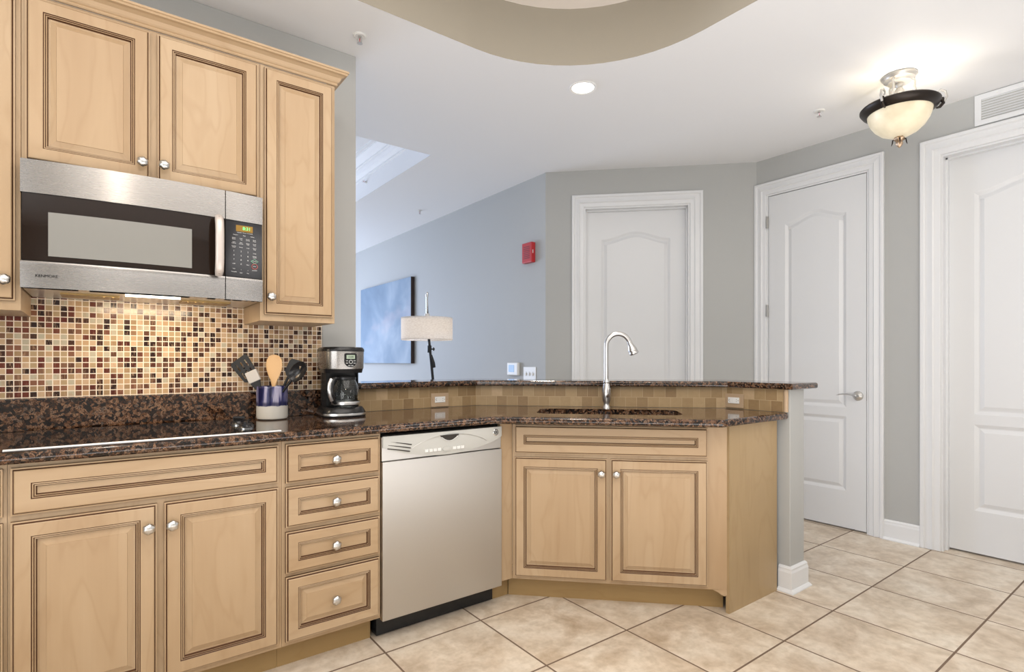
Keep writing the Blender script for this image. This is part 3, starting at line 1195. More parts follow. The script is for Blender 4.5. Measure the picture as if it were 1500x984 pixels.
Z0, Z1 = 1.408, 1.824
mb = MB()
mb.box(-XW + 0.002, XW - 0.002, 0.012, WY - MY - 0.012, Z0 + 0.006, Z1 - 0.001, 'gap_dark')
mb.box(-XW + 0.002, XW - 0.002, 0.012, WY - MY - 0.012, Z0 + 0.003, Z0 + 0.006, 'steel_soft')
mb.build('body', mw)
SP = 0.226    # split between door and control column
curved('top_grille', mw, -XW, SP - 0.0015, 1.716, Z1, -0.004, 'steel')
curved('top_grille', mw, SP + 0.0015, XW, 1.716, Z1, -0.004, 'steel')
drf = curved('door', mw, -XW + 0.004, SP - 0.0015, 1.498, 1.715, 0.0, 'black_glass')
curved('control_panel', mw, SP + 0.0015, XW - 0.001, 1.498, 1.715, 0.0, 'panel_black')
cp = bpy.data.objects['control_panel']
lowp = [(Z0, -0.004), (1.480, -0.006), (1.488, -0.008), (1.494, -0.006), (1.497, 0.0)]
curved('lower_trim', mw, -XW, SP - 0.0015, Z0, 1.497, 0.0, 'steel', prof=lowp)
lt = bpy.data.objects['lower_trim']
curved('lower_trim', mw, SP + 0.0015, XW, Z0, 1.497, 0.0, 'steel', prof=lowp)
curved('window', drf, -0.293, 0.114, 1.514, 1.658, -0.0012, 'oven_window', th=0.006)
mb = MB()
hx = 0.199
pts = []
for i in range(17):
    u = i / 16
    pts.append((hx, -0.030 + bow(hx) - 0.024 * min(1, math.sin(PI * u) ** 0.5 * 1.15), 1.492 + 0.224 * u))
mb.tube(pts, [0.007] + [0.0085] * 15 + [0.007], 'handle_satin', 20, flat=1.75)
for z in (1.503, 1.705):
    mb.tube([(hx, bow(hx) - 0.002, z), (hx, bow(hx) - 0.045, z)], 0.007, 'black_plastic', 10)
mb.build('door_handle', drf)
nm = text_part('brand_badge', 'KENMORE', 0.0125, 'label_black', lt, (-0.297, bow(-0.297) - 0.0072, 1.447), rot=(PI / 2, 0, R(-7.5)), sx=1.0)
# control panel: display, labels and keys
cx0 = (SP + XW) / 2
YP = bow(cx0) - 0.004
ang = math.atan(0.030 * 2 * cx0 / XW ** 2)


def cpy(x):
    return bow(x) - 0.0008


mb = MB()
mb.box(cx0 - 0.030, cx0 + 0.030, YP, YP + 0.004, 1.676, 1.700, 'display_amber')
dsp = mb.build('display', cp, rot=(0, 0, 0))
text_part('clock_digits', '8:31', 0.017, 'digit_green', dsp, (cx0 + 0.008, YP - 0.001, 1.688))
for i, w in enumerate(('SENSOR COOK', )):
    text_part('panel_label', 'SENSOR  TOUCH  COOKING', 0.0042, 'label_white', cp, (cx0 + 0.002, YP - 0.0002, 1.671))
rowz = [1.660, 1.648, 1.638, 1.628]
words = [('Popcorn', 'Pizza', 'Reheat', ''), ('Baked\nPotato', 'Fresh\nVeg', 'Frozen\nEntree', 'Snack\nMenu'), ('Auto\nDefrost', 'Easy\nDefrost', 'Warm\nHold', 'Cook\nTime'),
         ('Kitchen\nTimer', 'Power', 'Level', 'Option\nHelp')]
colx = [cx0 - 0.038, cx0 - 0.012, cx0 + 0.013, cx0 + 0.038]
zz = 1.660
for r_, ws in enumerate(words):
    zz = [1.661, 1.646, 1.630, 1.614][r_]
    for c_, w in enumerate(ws):
        if w:
            x = colx[c_] if r_ else (cx0 - 0.032, cx0, cx0 + 0.030, 0)[c_]
            text_part('key_label', w, 0.0048, 'label_white', cp, (x, cpy(x) - 0.0015, zz))
dg = [('1', '2', '3'), ('4', '5', '6'), ('7', '8', '9'), ('ADD', '0', 'Clear')]
for r_, ws in enumerate(dg):
    zz = 1.598 - 0.0165 * r_
    for c_, w in enumerate(ws):
        x = colx[c_]
        text_part('key_label', w, 0.0080 if len(w) == 1 else 0.0048, 'label_white', cp, (x, cpy(x) - 0.0015, zz))
for x, z, w in ((colx[3], 1.596, 'Clock'), (colx[3], 1.582, 'MENU\nLIGHT'), (colx[3], 1.529, 'ON/OFF'), (colx[0], 1.529, 'Vent'), (colx[1], 1.527, 'o'), (colx[2], 1.527, 'o'),
                (colx[0], 1.517, 'Turntable'), (colx[1], 1.515, 'Light'), (colx[2], 1.515, 'Fan')):
    text_part('key_label', w, 0.0050, 'label_white', cp, (x, cpy(x) - 0.0015, z))
kx_ = colx[3]
mb = MB()
yk = cpy(kx_) - 0.003
a = [(kx_ - 0.0135, yk, 1.565), (kx_, yk, 1.5735), (kx_ + 0.0135, yk, 1.565), (kx_, yk, 1.5565), (kx_ - 0.0135, yk, 1.565)]
mb.tube(a, 0.0007, 'label_green', 6)
k1 = mb.build('start_key', cp)
text_part('key_label', 'START', 0.0045, 'label_white', k1, (kx_, yk, 1.565))
mb = MB()
mb.tube([(kx_ + 0.0105 * math.cos(2 * PI * i / 20), yk, 1.545 + 0.0100 * math.sin(2 * PI * i / 20)) for i in range(21)], 0.0007, 'label_red', 6)
k2 = mb.build('stop_key', cp)
text_part('key_label', 'STOP', 0.0048, 'label_white', k2, (kx_, yk, 1.545))
# underside: two grease filters and the cooktop lamp
for a, b in ((-0.27, -0.10), (0.10, 0.27)):
    mb = MB()
    mb.box(a, b, 0.13, 0.25, Z0 - 0.003, Z0 + 0.003, 'filter_bronze')
    for i in range(6):
        x = a + 0.02 + i * (b - a - 0.04) / 5
        mb.box(x - 0.003, x + 0.003, 0.14, 0.24, Z0 - 0.0045, Z0 - 0.003, 'filter_bronze')
    mb.build('grease_filter', mw)
mb = MB()
mb.box(-0.085, 0.085, 0.045, 0.065, Z0 - 0.004, Z0 + 0.003, 'lamp_strip')
ul = mb.build('cooktop_lamp', mw)
l = bpy.data.lights.new('cooktop_lamp_light', 'AREA')
l.shape = 'RECTANGLE'
l.size = 0.34
l.size_y = 0.06
l.energy = 2.2
l.color = (1.0, 0.82, 0.58)
lo = bpy.data.objects.new('cooktop_lamp_light', l)
lo.location = (0.16, MY + 0.09, Z0 - 0.012)
lo.rotation_euler = (R(14), 0, 0)
COL.objects.link(lo)

# ---------------------------------------------------------------- cooktop
ck = thing('cooktop', 'flat black glass cooktop with a bright metal front edge set on the granite', 'cooktop', (0.15, 2.385, CT))
mb = MB()
mb.box(-0.375, 0.375, -0.262, 0.262, 0.0005, 0.006, 'cooktop_glass')
mb.build('glass_top', ck, bevel=0.0015)
mb = MB()
mb.box(-0.378, 0.378, -0.270, -0.2625, 0.0005, 0.0075, 'steel_soft')
mb.build('front_rail', ck, bevel=0.001)
for i, (kx, ky) in enumerate(((0.285, -0.125), (0.300, -0.055), (0.285, 0.015), (0.300, 0.085))):
    mb = MB()
    Mk = Matrix.Translation((kx, ky, 0.0065))
    mb.lathe([(0.0, 0), (0.026, 0), (0.026, 0.004), (0.021, 0.008), (0.019, 0.016), (0.0, 0.017)], 'black_plastic', 24, Mk)
    mb.box(-0.004, 0.004, -0.023, 0.023, 0.008, 0.027, 'black_plastic', Mk @ Matrix.Rotation(R(25 * i - 20), 4, 'Z'))
    k_ = mb.build('burner_knob', ck)
    mb = MB()
    mb.lathe([(0.0262, 0.0005), (0.0275, 0.0005), (0.0275, 0.003), (0.0262, 0.003)], 'chrome', 24, Mk, caps=False)
    mb.build('knob_ring', k_)

# ---------------------------------------------------------------- sink and faucet
sink = thing('sink', 'stainless undermount sink sunk in the angled granite counter', 'sink', (*TS(0.095, 4.04), CT - CTH), R(-45))
mb = MB()


def shell(w, h, dpt, r, cx):
    ls = []
    for d, z in ((-0.02, -0.001), (0.0, -0.001), (0.004, -0.02), (0.012, -dpt + 0.03), (0.04, -dpt)):
        ls.append([(cx + x, y, z) for x, y in offset(rounded(-w / 2, w / 2, -h / 2, h / 2, r, 6), d)])
    return ls


mb.rings(shell(0.375, 0.300, 0.19, 0.06, -0.19), 'steel_soft', cap='steel_soft', smooth=True)
mb.rings(shell(0.375, 0.300, 0.19, 0.06, 0.19), 'steel_soft', cap='steel_soft', smooth=True)
mb.build('basin', sink)
for cx in (-0.19, 0.19):
    mb = MB()
    mb.lathe([(0.0, -0.189), (0.04, -0.188), (0.044, -0.186), (0.046, -0.188)], 'chrome', 24, Matrix.Translation((cx, 0, 0)), caps=False)
    mb.build('drain', sink)
fc = thing('faucet', 'brushed nickel gooseneck faucet standing behind the sink', 'faucet', (2.245, 2.110, CT), R(-36.9))
mb = MB()
mb.lathe([(0.0, 0), (0.0225, 0), (0.0225, 0.004), (0.019, 0.010), (0.0175, 0.020), (0.0175, 0.030), (0.022, 0.040), (0.0262, 0.060), (0.0270, 0.080), (0.0245, 0.105),
          (0.0185, 0.128), (0.0155, 0.138), (0.0185, 0.142), (0.0185, 0.146), (0.014, 0.152), (0.0125, 0.165)], 'steel_soft', 32)
mb.build('faucet_body', fc)
mb = MB()
pts = [(0, 0, 0.155), (0, 0, 0.200), (0, 0, 0.25), (0, 0, 0.30), (0, 0, 0.325)]
rr = 0.0655
for i in range(1, 19):
    a = PI - (PI * 0.90) * i / 18
    pts.append((rr + rr * math.cos(a), 0, 0.347 + rr * math.sin(a) * 1.02))
mb.tube(pts, 0.0130, 'steel_soft', 18)
mb.build('spout', fc)
e = Vector(pts[-1])
dr = (Vector(pts[-1]) - Vector(pts[-2])).normalized()
Ms = Matrix.Translation(e) @ dr.to_track_quat('Z', 'Y').to_matrix().to_4x4()
mb = MB()
mb.lathe([(0.0132, -0.004), (0.0142, 0.0), (0.0142, 0.012), (0.0180, 0.026), (0.0240, 0.042), (0.0252, 0.054), (0.0235, 0.056), (0.0258, 0.059), (0.0258, 0.070), (0.020, 0.074), (0.0, 0.074)], 'steel_soft', 28, Ms)
mb.build('spray_head', fc)
mb = MB()
mb.tube([(0.0, -0.018, 0.066), (0.004, -0.036, 0.070), (0.008, -0.050, 0.085), (0.010, -0.056, 0.110)], [0.0085, 0.008, 0.0062, 0.0048], 'steel_soft', 14)
mb.build('lever', fc)


# ---------------------------------------------------------------- outlets
def outlet(label, M):
    o = thing('wall_outlet', label, 'outlet', group='outlets in the stone splash')
    mb = MB()
    mb.box(-0.056, 0.056, -0.006, 0.0, -0.040, 0.036, 'stone_plate')
    p = mb.build('cover_plate', o, bevel=0.002)
    mb = MB()
    mb.box(-0.033, 0.033, -0.0085, -0.006, -0.0165, 0.0165, 'white_plastic')
    s_ = mb.build('socket_insert', o, bevel=0.001)
    mb = MB()
    for cx in (-0.020, 0.020):
        mb.box(cx - 0.0045, cx - 0.003 + 0.002, -0.0089, -0.0084, 0.004, 0.0065, 'slot_dark')
        mb.box(cx - 0.0045, cx - 0.003 + 0.002, -0.0089, -0.0084, -0.0065, -0.004, 'slot_dark')
        mb.box(cx + (0.0055 if cx > 0 else -0.0095), cx + (0.0095 if cx > 0 else -0.0055), -0.0089, -0.0084, -0.0015, 0.0015, 'slot_dark')
    for dz in (-0.005, 0.005):
        mb.box(-0.003, 0.003, -0.0092, -0.0084, dz - 0.003, dz + 0.003, 'white_plastic')
    mb.build('socket_slots', s_)
    for cx in (-0.047, 0.047):
        mb = MB()
        mb.lathe([(0.0, 0.0), (0.0028, 0.0), (0.0024, 0.001), (0, 0.001)], 'antique_gold', 12, Matrix.Translation((cx, -0.006, 0)) @ Matrix.Rotation(PI / 2, 4, 'X'))
        mb.build('screw', o)
    o.matrix_world = M
    return o


outlet('white socket in a tan stone plate above the dishwasher, left of the faucet', Matrix.Translation((1.520, 2.7025, 0.954)))
outlet('white socket in a tan stone plate at the right end of the bar splash', Matrix.Translation((2.7695, 1.655, 0.955)) @ Matrix.Rotation(R(-90), 4, 'Z'))

# ---------------------------------------------------------------- coffee maker
cm = thing('coffee_maker', 'black and stainless drip coffee maker on the granite counter', 'coffee maker', (0.915, 2.565, CT + 0.0005), R(-8))


def dshape(w, yb, yf, r):
    """plan outline: flat back, rounded front; CCW"""
    pts = [(w, yb), (-w, yb)]
    n = 22
    for i in range(n + 1):
        a = PI + PI * i / n
        pts.append((w * math.cos(a), yf * 1.0 + (abs(yf) * r) * math.sin(a)))
    return pts


def loops_at(list_):
    return [[(x, y, z) for x, y in dshape(w, yb, yf, r)] for w, yb, yf, r, z in list_]


mb = MB()
mb.rings(loops_at([(0.100, 0.10, -0.035, 1.9, 0.0), (0.102, 0.10, -0.035, 1.95, 0.008)]), 'black_plastic')
mb.add(loops_at([(0.100, 0.10, -0.035, 1.9, 0.0)])[0], [tuple(range(25))], 'black_plastic')
mb.rings(loops_at([(0.102, 0.10, -0.035, 1.95, 0.008), (0.102, 0.10, -0.035, 1.95, 0.018)]), 'steel_soft', smooth=True)
mb.rings(loops_at([(0.102, 0.10, -0.035, 1.95, 0.018), (0.094, 0.10, -0.035, 1.75, 0.034), (0.085, 0.10, -0.035, 1.50, 0.045)]), 'black_plastic', cap='black_plastic', smooth=True)
mb.build('base', cm)
mb = MB()
mb.prism(rounded(-0.086, 0.086, 0.035, 0.099, 0.02), 0.044, 0.225, 'black_plastic')
mb.prism([(-0.086, 0.04), (-0.074, 0.0), (-0.072, 0.04)], 0.044, 0.225, 'black_plastic')
mb.prism([(0.086, 0.04), (0.072, 0.04), (0.074, 0.0)], 0.044, 0.225, 'black_plastic')
mb.build('column', cm)
mb = MB()
mb.rings(loops_at([(0.088, 0.10, -0.020, 2.9, 0.205), (0.092, 0.10, -0.020, 3.2, 0.224)]), 'black_plastic', smooth=True)
mb.add(loops_at([(0.088, 0.10, -0.020, 2.9, 0.205)])[0], [tuple(range(25))], 'black_plastic')
mb.rings(loops_at([(0.094, 0.10, -0.020, 3.3, 0.224), (0.095, 0.10, -0.020, 3.35, 0.230), (0.096, 0.10, -0.020, 3.4, 0.306)]), 'steel', smooth=True)
mb.build('brew_head', cm)
mb = MB()
mb.rings(loops_at([(0.098, 0.102, -0.020, 3.5, 0.306), (0.098, 0.102, -0.020, 3.5, 0.316), (0.090, 0.094, -0.020, 3.2, 0.326), (0.05, 0.05, -0.020, 1.5, 0.3285)]), 'black_plastic', cap='black_plastic', smooth=True)
mb.build('lid', cm)
Mp = Matrix.Translation((0.020, -0.0875, 0.265)) @ Matrix.Rotation(R(9), 4, 'Z')
mb = MB()
sh = rounded(-0.029, 0.029, -0.032, 0.032, 0.02, 6, rs=(0.028, 0.008, 0.008, 0.028))
mb.prism(sh, -0.001, 0.012, 'black_plastic', axis='y', M=Mp)
dp = mb.build('control_pod', cm, bevel=0.001)
mb = MB()
mb.box(-0.020, 0.020, -0.0025, -0.0005, 0.006, 0.024, 'lcd', M=Mp)
lc = mb.build('clock_display', dp)
t_ = text_part('clock_digits', '12:00', 0.012, 'label_black', lc, Mp @ Vector((0, -0.0028, 0.015)), rot=(PI / 2, 0, R(9)))
mb = MB()
Mb = Mp @ Matrix.Translation((0, -0.001, -0.008)) @ Matrix.Rotation(PI / 2, 4, 'X')
mb.lathe([(0.006, 0), (0.0095, 0.0), (0.0095, 0.003), (0.006, 0.003)], 'steel_soft', 24, Mb, caps=False)
mb.build('dial_ring', dp)
for bx, bz in ((-0.018, -0.003), (0.018, -0.003), (-0.018, -0.014), (0.018, -0.014), (-0.007, -0.025), (0.007, -0.025)):
    mb = MB()
    mb.box(bx - 0.005, bx + 0.005, -0.0030, -0.001, bz - 0.002, bz + 0.002, 'steel_soft', M=Mp)
    mb.build('button', dp)
# carafe: its own thing, standing on the warming plate
cf = thing('coffee_carafe', 'empty glass coffee carafe with black handle inside the coffee maker', 'carafe', (0.915, 2.565, CT + 0.0005), R(-8))
Mc = Matrix.Translation((0.008, -0.040, 0.0465))
mb = MB()
op_ = [(0.0, 0.001), (0.052, 0.001), (0.060, 0.008), (0.0645, 0.03), (0.064, 0.06), (0.058, 0.090), (0.047, 0.118), (0.042, 0.130)]
ip_ = [(r_ - 0.0018, z_ + 0.001) for r_, z_ in op_[::-1][:-1]] + [(0.0, 0.003)]
mb.lathe(op_ + ip_, 'glass', 40, Mc, caps=False)
mb.build('glass_bowl', cf)
mb = MB()
mb.lathe([(0.0605, 0.010), (0.0655, 0.012), (0.0658, 0.024), (0.0650, 0.026)], 'steel_soft', 40, Mc, caps=False)
mb.build('metal_band', cf)
mb = MB()
mb.lathe([(0.0, 0.133), (0.038, 0.133), (0.0465, 0.128), (0.0465, 0.138), (0.036, 0.146), (0.0, 0.148)], 'black_plastic', 36, Mc, caps=False)
mb.build('lid', cf)
hd = Vector((-0.80, -0.60, 0)).normalized()
mb = MB()
pts = []
rad = []
for rr_, z in ((0.046, 0.132), (0.062, 0.137), (0.082, 0.132), (0.094, 0.112), (0.097, 0.085), (0.092, 0.055), (0.080, 0.032), (0.068, 0.018)):
    pts.append(Vector((0.008, -0.040, 0.0465)) + hd * rr_ + Vector((0, 0, z)))
mb.tube(pts, [0.009, 0.011, 0.013, 0.0135, 0.013, 0.012, 0.010, 0.008], 'black_plastic', 14, flat=0.8)
hh = mb.build('handle', cf)
mb = MB()
mb.tube([p + hd * 0.0115 for p in pts[2:7]], 0.0055, 'steel_soft', 10, flat=1.6)
mb.build('handle_plate', hh)

# ---------------------------------------------------------------- utensil crock
CX, CY = 0.612, 2.612
ckc = MB()
ckc.lathe([(0.0, 0.0), (0.056, 0.0), (0.064, 0.005), (0.0660, 0.014), (0.0660, 0.140), (0.0665, 0.146), (0.0650, 0.149), (0.0615, 0.148), (0.0605, 0.140), (0.060, 0.010), (0.0, 0.008)],
          'crock_glaze', 48, caps=False)
tag(ckc.build('utensil_crock', loc=(CX, CY, CT + 0.0005)), 'blue and white glazed crock holding cooking utensils', 'crock')
RZ = R(-36.94)


def utensil(name, label, off, dep, tilt, zb=0.014):
    o = thing(name, label, 'utensil', group='cooking utensils in the crock')
    M = Matrix.Translation((CX, CY, CT + zb)) @ Matrix.Rotation(RZ, 4, 'Z') @ Matrix.Translation((off, dep, 0)) @ Matrix.Rotation(R(tilt), 4, 'Y')
    o.matrix_world = M
    return o


ut = utensil('slotted_turner', 'black slotted turner leaning left in the crock', 0.036, -0.016, -35.5)
mb = MB()
mb.tube([(0, 0, 0.004), (0, 0, 0.10), (0, 0, 0.205)], [0.0055, 0.005, 0.0045], 'black_rubber', 10)
mb.build('handle', ut)
mb = MB()
out = [(-0.012, 0.195), (0.012, 0.195), (0.036, 0.212), (0.044, 0.302), (0.038, 0.315), (-0.038, 0.315), (-0.044, 0.302), (-0.036, 0.212)]
sl = [[(x - 0.0035, a), (x + 0.0035, a), (x + 0.0035, b), (x - 0.0035, b)] for x, a, b in
      ((-0.022, 0.222, 0.252), (-0.022, 0.262, 0.296), (0.0, 0.222, 0.252), (0.0, 0.262, 0.296), (0.022, 0.222, 0.252), (0.022, 0.262, 0.296))]
mb.prism(out, -0.0018, 0.0018, 'black_rubber', axis='y', holes=sl)
mb.build('blade', ut)
ut = utensil('basting_brush', 'grey square-headed silicone utensil leaning left in front of the wooden spoon', 0.010, -0.036, -24)
mb = MB()
mb.tube([(0, 0, 0.004), (0, 0, 0.10), (0, 0, 0.150)], [0.0055, 0.005, 0.007], 'black_rubber', 10)
mb.prism([(-0.012, 0.135), (0.012, 0.135), (0.024, 0.172), (-0.024, 0.172)], -0.005, 0.005, 'black_rubber', axis='y')
mb.build('handle', ut, bevel=0.002)
mb = MB()
mb.box(-0.027, 0.027, -0.007, 0.007, 0.170, 0.222, 'silicone_grey')
mb.build('head', ut, bevel=0.003)
ut = utensil('wooden_spoon', 'light wooden spoon standing upright in the middle of the crock', 0.002, 0.006, 1)
mb = MB()
prof = []
sp2 = [(0.006, 0.0), (0.006, 0.10), (0.0095, 0.135), (0.016, 0.160), (0.026, 0.180), (0.034, 0.205), (0.037, 0.228), (0.034, 0.250), (0.025, 0.266), (0.012, 0.273), (0.002, 0.275)]
loops = []
for w_, z in sp2:
    th = 0.0055 if z < 0.15 else 0.0042
    loops.append([(w_ * math.cos(2 * PI * k / 20), th * math.sin(2 * PI * k / 20) + (0.006 * ((z - 0.15) / 0.12) ** 2 * (1 - (math.cos(2 * PI * k / 20)) ** 2) if z > 0.15 else 0), z + 0.002) for k in range(20)])
mb.rings(loops, 'wood_spoon', cap='wood_spoon', smooth=True)
mb.add(loops[0], [tuple(range(20))], 'wood_spoon')
mb.build('spoon', ut)
ut = utensil('spatula', 'black solid spatula leaning right behind the black slotted spoon', -0.022, 0.030, 25)
mb = MB()
mb.tube([(0, 0, 0.004), (0, 0, 0.10), (0, 0, 0.205)], [0.0055, 0.005, 0.006], 'black_rubber', 10)
mb.build('handle', ut)
mb = MB()
mb.prism([(-0.010, 0.195), (0.010, 0.195), (0.026, 0.214), (0.026, 0.272), (0.020, 0.284), (-0.020, 0.276), (-0.026, 0.262), (-0.026, 0.214)], -0.002, 0.002, 'black_rubber', axis='y')
mb.build('blade', ut, bevel=0.0015)
ut = utensil('slotted_spoon', 'glossy black slotted spoon leaning furthest right in the crock', -0.026, -0.026, 37)
mb = MB()
mb.tube([(0, 0, 0.004), (0, 0, 0.12), (0, 0, 0.205)], [0.0055, 0.005, 0.0065], 'black_plastic', 10)
mb.build('handle', ut)
mb = MB()
v = []
f = []
nr, ns = 8, 28
for i in range(nr + 1):
    q = i / nr
    for k in range(ns):
        a = 2 * PI * k / ns
        v.append((0.034 * q * math.cos(a), 0.016 * (1 - q * q), 0.250 + 0.052 * q * math.sin(a)))
for i in range(nr):
    for k in range(ns):
        if i in (2, 3, 4) and k % 7 in (1, 2) and 2 < k < 26:
            continue
        f.append((i * ns + k, i * ns + (k + 1) % ns, (i + 1) * ns + (k + 1) % ns, (i + 1) * ns + k))
mb.add(v, f, 'black_plastic', True)
o = mb.build('bowl', ut)
so = o.modifiers.new('solid', 'SOLIDIFY')
so.thickness = 0.003

# ---------------------------------------------------------------- wall fittings
st = thing('fire_alarm', 'red fire alarm sounder high on the living room wall', 'fire alarm', (BX, 3.655, 2.098), R(-90))
mb = MB()
mb.box(-0.066, 0.066, -0.012, -0.001, -0.086, 0.086, 'alarm_red')
mb.box(-0.066, 0.066, -0.045, -0.012, -0.086, 0.086, 'alarm_red')
mb.build('housing', st, bevel=0.006, seg=3)
mb = MB()
for i in range(7):
    mb.box(-0.040, 0.040, -0.0465, -0.0445, -0.050 + i * 0.016, -0.044 + i * 0.016, 'alarm_dark')
mb.build('sound_grille', st)
mb = MB()
mb.box(0.0655, 0.0668, -0.034, -0.026, -0.01, 0.02, 'white_plastic')
mb.build('side_label', st)
th = thing('thermostat', 'white thermostat with a blue screen on the living room wall', 'thermostat', (BX, 3.88, 1.100), R(-90))
mb = MB()
mb.box(-0.080, 0.080, -0.032, -0.001, -0.058, 0.058, 'white_plastic')
mb.build('housing', th, bevel=0.010, seg=4)
mb = MB()
mb.box(-0.052, 0.030, -0.0335, -0.0315, -0.028, 0.036, 'lcd_blue')
mb.build('screen', th)
sw = thing('light_switch', 'white three-gang switch plate right of the thermostat', 'light switch', (BX, 3.665, 1.062), R(-90))
mb = MB()
mb.box(-0.085, 0.085, -0.006, -0.0005, -0.058, 0.058, 'white_plastic')
mb.build('cover_plate', sw, bevel=0.002)
for i in (-1, 0, 1):
    mb = MB()
    mb.box(i * 0.046 - 0.005, i * 0.046 + 0.005, -0.016, -0.006, -0.014, 0.006, 'white_plastic')
    mb.box(i * 0.046 - 0.008, i * 0.046 + 0.008, -0.0075, -0.0058, -0.020, 0.016, 'grey_plastic')
    mb.build('toggle', sw)
pa = thing('painting', 'large unframed abstract canvas in pale blues on the living room wall', 'painting', (BX, 6.62, 1.655), R(-90))
mb = MB()
mb.box(-0.78, 0.78, -0.045, -0.002, -0.512, 0.512, 'canvas_edge')
mb.build('stretcher_frame', pa)
mb = MB()
mb.box(-0.779, 0.774, -0.0465, -0.0455, -0.511, 0.511, 'abstract_blue')
cv = mb.build('canvas', pa)

# floor lamp behind the bar
fl_ = thing('floor_lamp', 'black floor lamp with white drum shade beyond the bar ledge', 'lamp', (2.20, 4.02, 0))
rv = Vector((0.799, -0.601, 0))
mb = MB()
mb.lathe([(0.0, 0.0), (0.14, 0.0), (0.14, 0.014), (0.12, 0.022), (0.02, 0.03), (0.012, 0.05)], 'lamp_black', 36)
mb.build('base', fl_)
mb = MB()
mb.tube([(0, 0, 0.04), (0, 0, 1.0), rv * -0.035 + Vector((0, 0, 1.36)), rv * -0.046 + Vector((0.0, 0, 1.56)), rv * -0.050 + Vector((0.0, 0, 1.72))], [0.012, 0.012, 0.011, 0.008, 0.007], 'lamp_black', 12)
mb.build('pole', fl_)
mb = MB()
p0 = rv * -0.03 + Vector((0, 0, 1.27))
mb.tube([p0 + Vector((0, 0, -0.03)), p0 + Vector((0, 0, 0.03))], 0.018, 'lamp_black', 14)
mb.tube([p0, p0 + rv * 0.045], 0.006, 'lamp_black', 10)
mb.tube([p0 + rv * 0.035 - Vector((0, 0, 0.014)), p0 + rv * 0.035 + Vector((0, 0, 0.014))], 0.006, 'lamp_black', 10)
mb.tube([p0 + rv * 0.012 - Vector((0, 0, 0.05)), p0 + rv * 0.030 - Vector((0, 0, 0.12)), p0 + rv * 0.038 - Vector((0, 0, 0.155))], [0.012, 0.018, 0.014], 'lamp_black', 12)
mb.build('height_clamp', fl_)
mb = MB()
hc_ = rv * -0.050
mb.lathe([(0.009, 1.535), (0.0095, 1.70), (0.013, 1.715), (0.013, 1.735), (0.009, 1.745), (0.0, 1.747)], 'chrome', 16, Matrix.Translation(hc_ + Vector((0.0, 0, 0))), caps=False)
mb.build('finial_rod', fl_)
mb = MB()
Ml = Matrix.Translation(hc_)
mb.lathe([(0.212, 1.345), (0.212, 1.530)], 'linen', 56, Ml, caps=False)
mb.lathe([(0.2125, 1.345), (0.2125, 1.353)], 'linen', 56, Ml, caps=False)
mb.lathe([(0.0, 1.518), (0.2085, 1.518), (0.2085, 1.520), (0.0, 1.521)], 'linen', 56, Ml, caps=False)
mb.lathe([(0.0, 1.530), (0.022, 1.530), (0.022, 1.565), (0.0, 1.566)], 'white_plastic', 20, Ml, caps=False)
mb.build('drum_shade', fl_)

l = bpy.data.lights.new('floor_lamp_light', 'POINT')
l.energy = 1.3
l.shadow_soft_size = 0.04
l.color = (1.0, 0.90, 0.80)
lo = bpy.data.objects.new('floor_lamp_light', l)
lo.location = Vector((2.20, 4.02, 1.43)) + hc_
COL.objects.link(lo)

# ---------------------------------------------------------------- ceiling fittings
rc = thing('recessed_light', 'round recessed ceiling light, switched on, beside the curved ceiling tray', 'light', (2.204, 2.254, ZC))
# opening is modelled as a shallow can under the drywall line
mb = MB()
mb.lathe([(0.078, -0.0005), (0.080, -0.004), (0.078, -0.006), (0.066, -0.006), (0.062, -0.003), (0.062, -0.0005)], 'can_white', 40, caps=False)
mb.build('trim_ring', rc)
mb = MB()
mb.lathe([(0.062, -0.0035), (0.056, -0.0015), (0.040, -0.001), (0.0, -0.001)], 'bulb_glow', 40, caps=False)
mb.build('lamp_lens', rc)
l = bpy.data.lights.new('recessed_spot', 'SPOT')
l.energy = 34
l.spot_size = R(115)
l.spot_blend = 0.7
l.shadow_soft_size = 0.05
l.color = WARM
lo = bpy.data.objects.new('recessed_spot', l)
lo.location = (2.204, 2.254, ZC - 0.03)
COL.objects.link(lo)

# flush ceiling light
fx = thing('ceiling_light', 'bowl ceiling light with dark rim and scrolled arms above the right doors', 'light', (3.505, 1.115, ZC))
mb = MB()
mb.lathe([(0.0, -0.001), (0.082, -0.001), (0.084, -0.008), (0.078, -0.014), (0.074, -0.024), (0.062, -0.030), (0.056, -0.040), (0.0, -0.042)], 'silver_paint', 44, caps=False)
mb.build('canopy', fx)
mb = MB()
mb.lathe([(0.016, -0.04), (0.020, -0.055), (0.014, -0.068), (0.024, -0.085), (0.026, -0.10), (0.015, -0.115), (0.020, -0.130), (0.012, -0.150), (0.010, -0.33)], 'silver_paint', 24, caps=False)
mb.build('stem', fx)
mb = MB()
mb.lathe([(r_ * 0.81, z_) for r_, z_ in [(0.222, -0.164), (0.229, -0.170), (0.229, -0.178), (0.212, -0.198), (0.190, -0.208), (0.184, -0.206), (0.182, -0.198), (0.212, -0.172), (0.222, -0.164)]], 'bronze', 64, caps=False)
mb.build('rim', fx)
mb = MB()
bp = [(0.150, -0.202), (0.148, -0.220), (0.137, -0.252), (0.117, -0.284), (0.088, -0.312), (0.054, -0.330), (0.025, -0.337), (0.012, -0.338)]
mb.lathe(bp + [(r_ - 0.003, z_ + 0.004) for r_, z_ in bp[::-1]], 'bowl_glass', 64, caps=False)
mb.build('glass_bowl', fx)
mb = MB()
mb.lathe([(0.0, -0.336), (0.020, -0.338), (0.026, -0.346), (0.022, -0.356), (0.014, -0.362), (0.017, -0.372), (0.011, -0.386), (0.003, -0.396), (0.0, -0.398)], 'antique_gold', 24, flute=(0.10, 6, 0), caps=False)
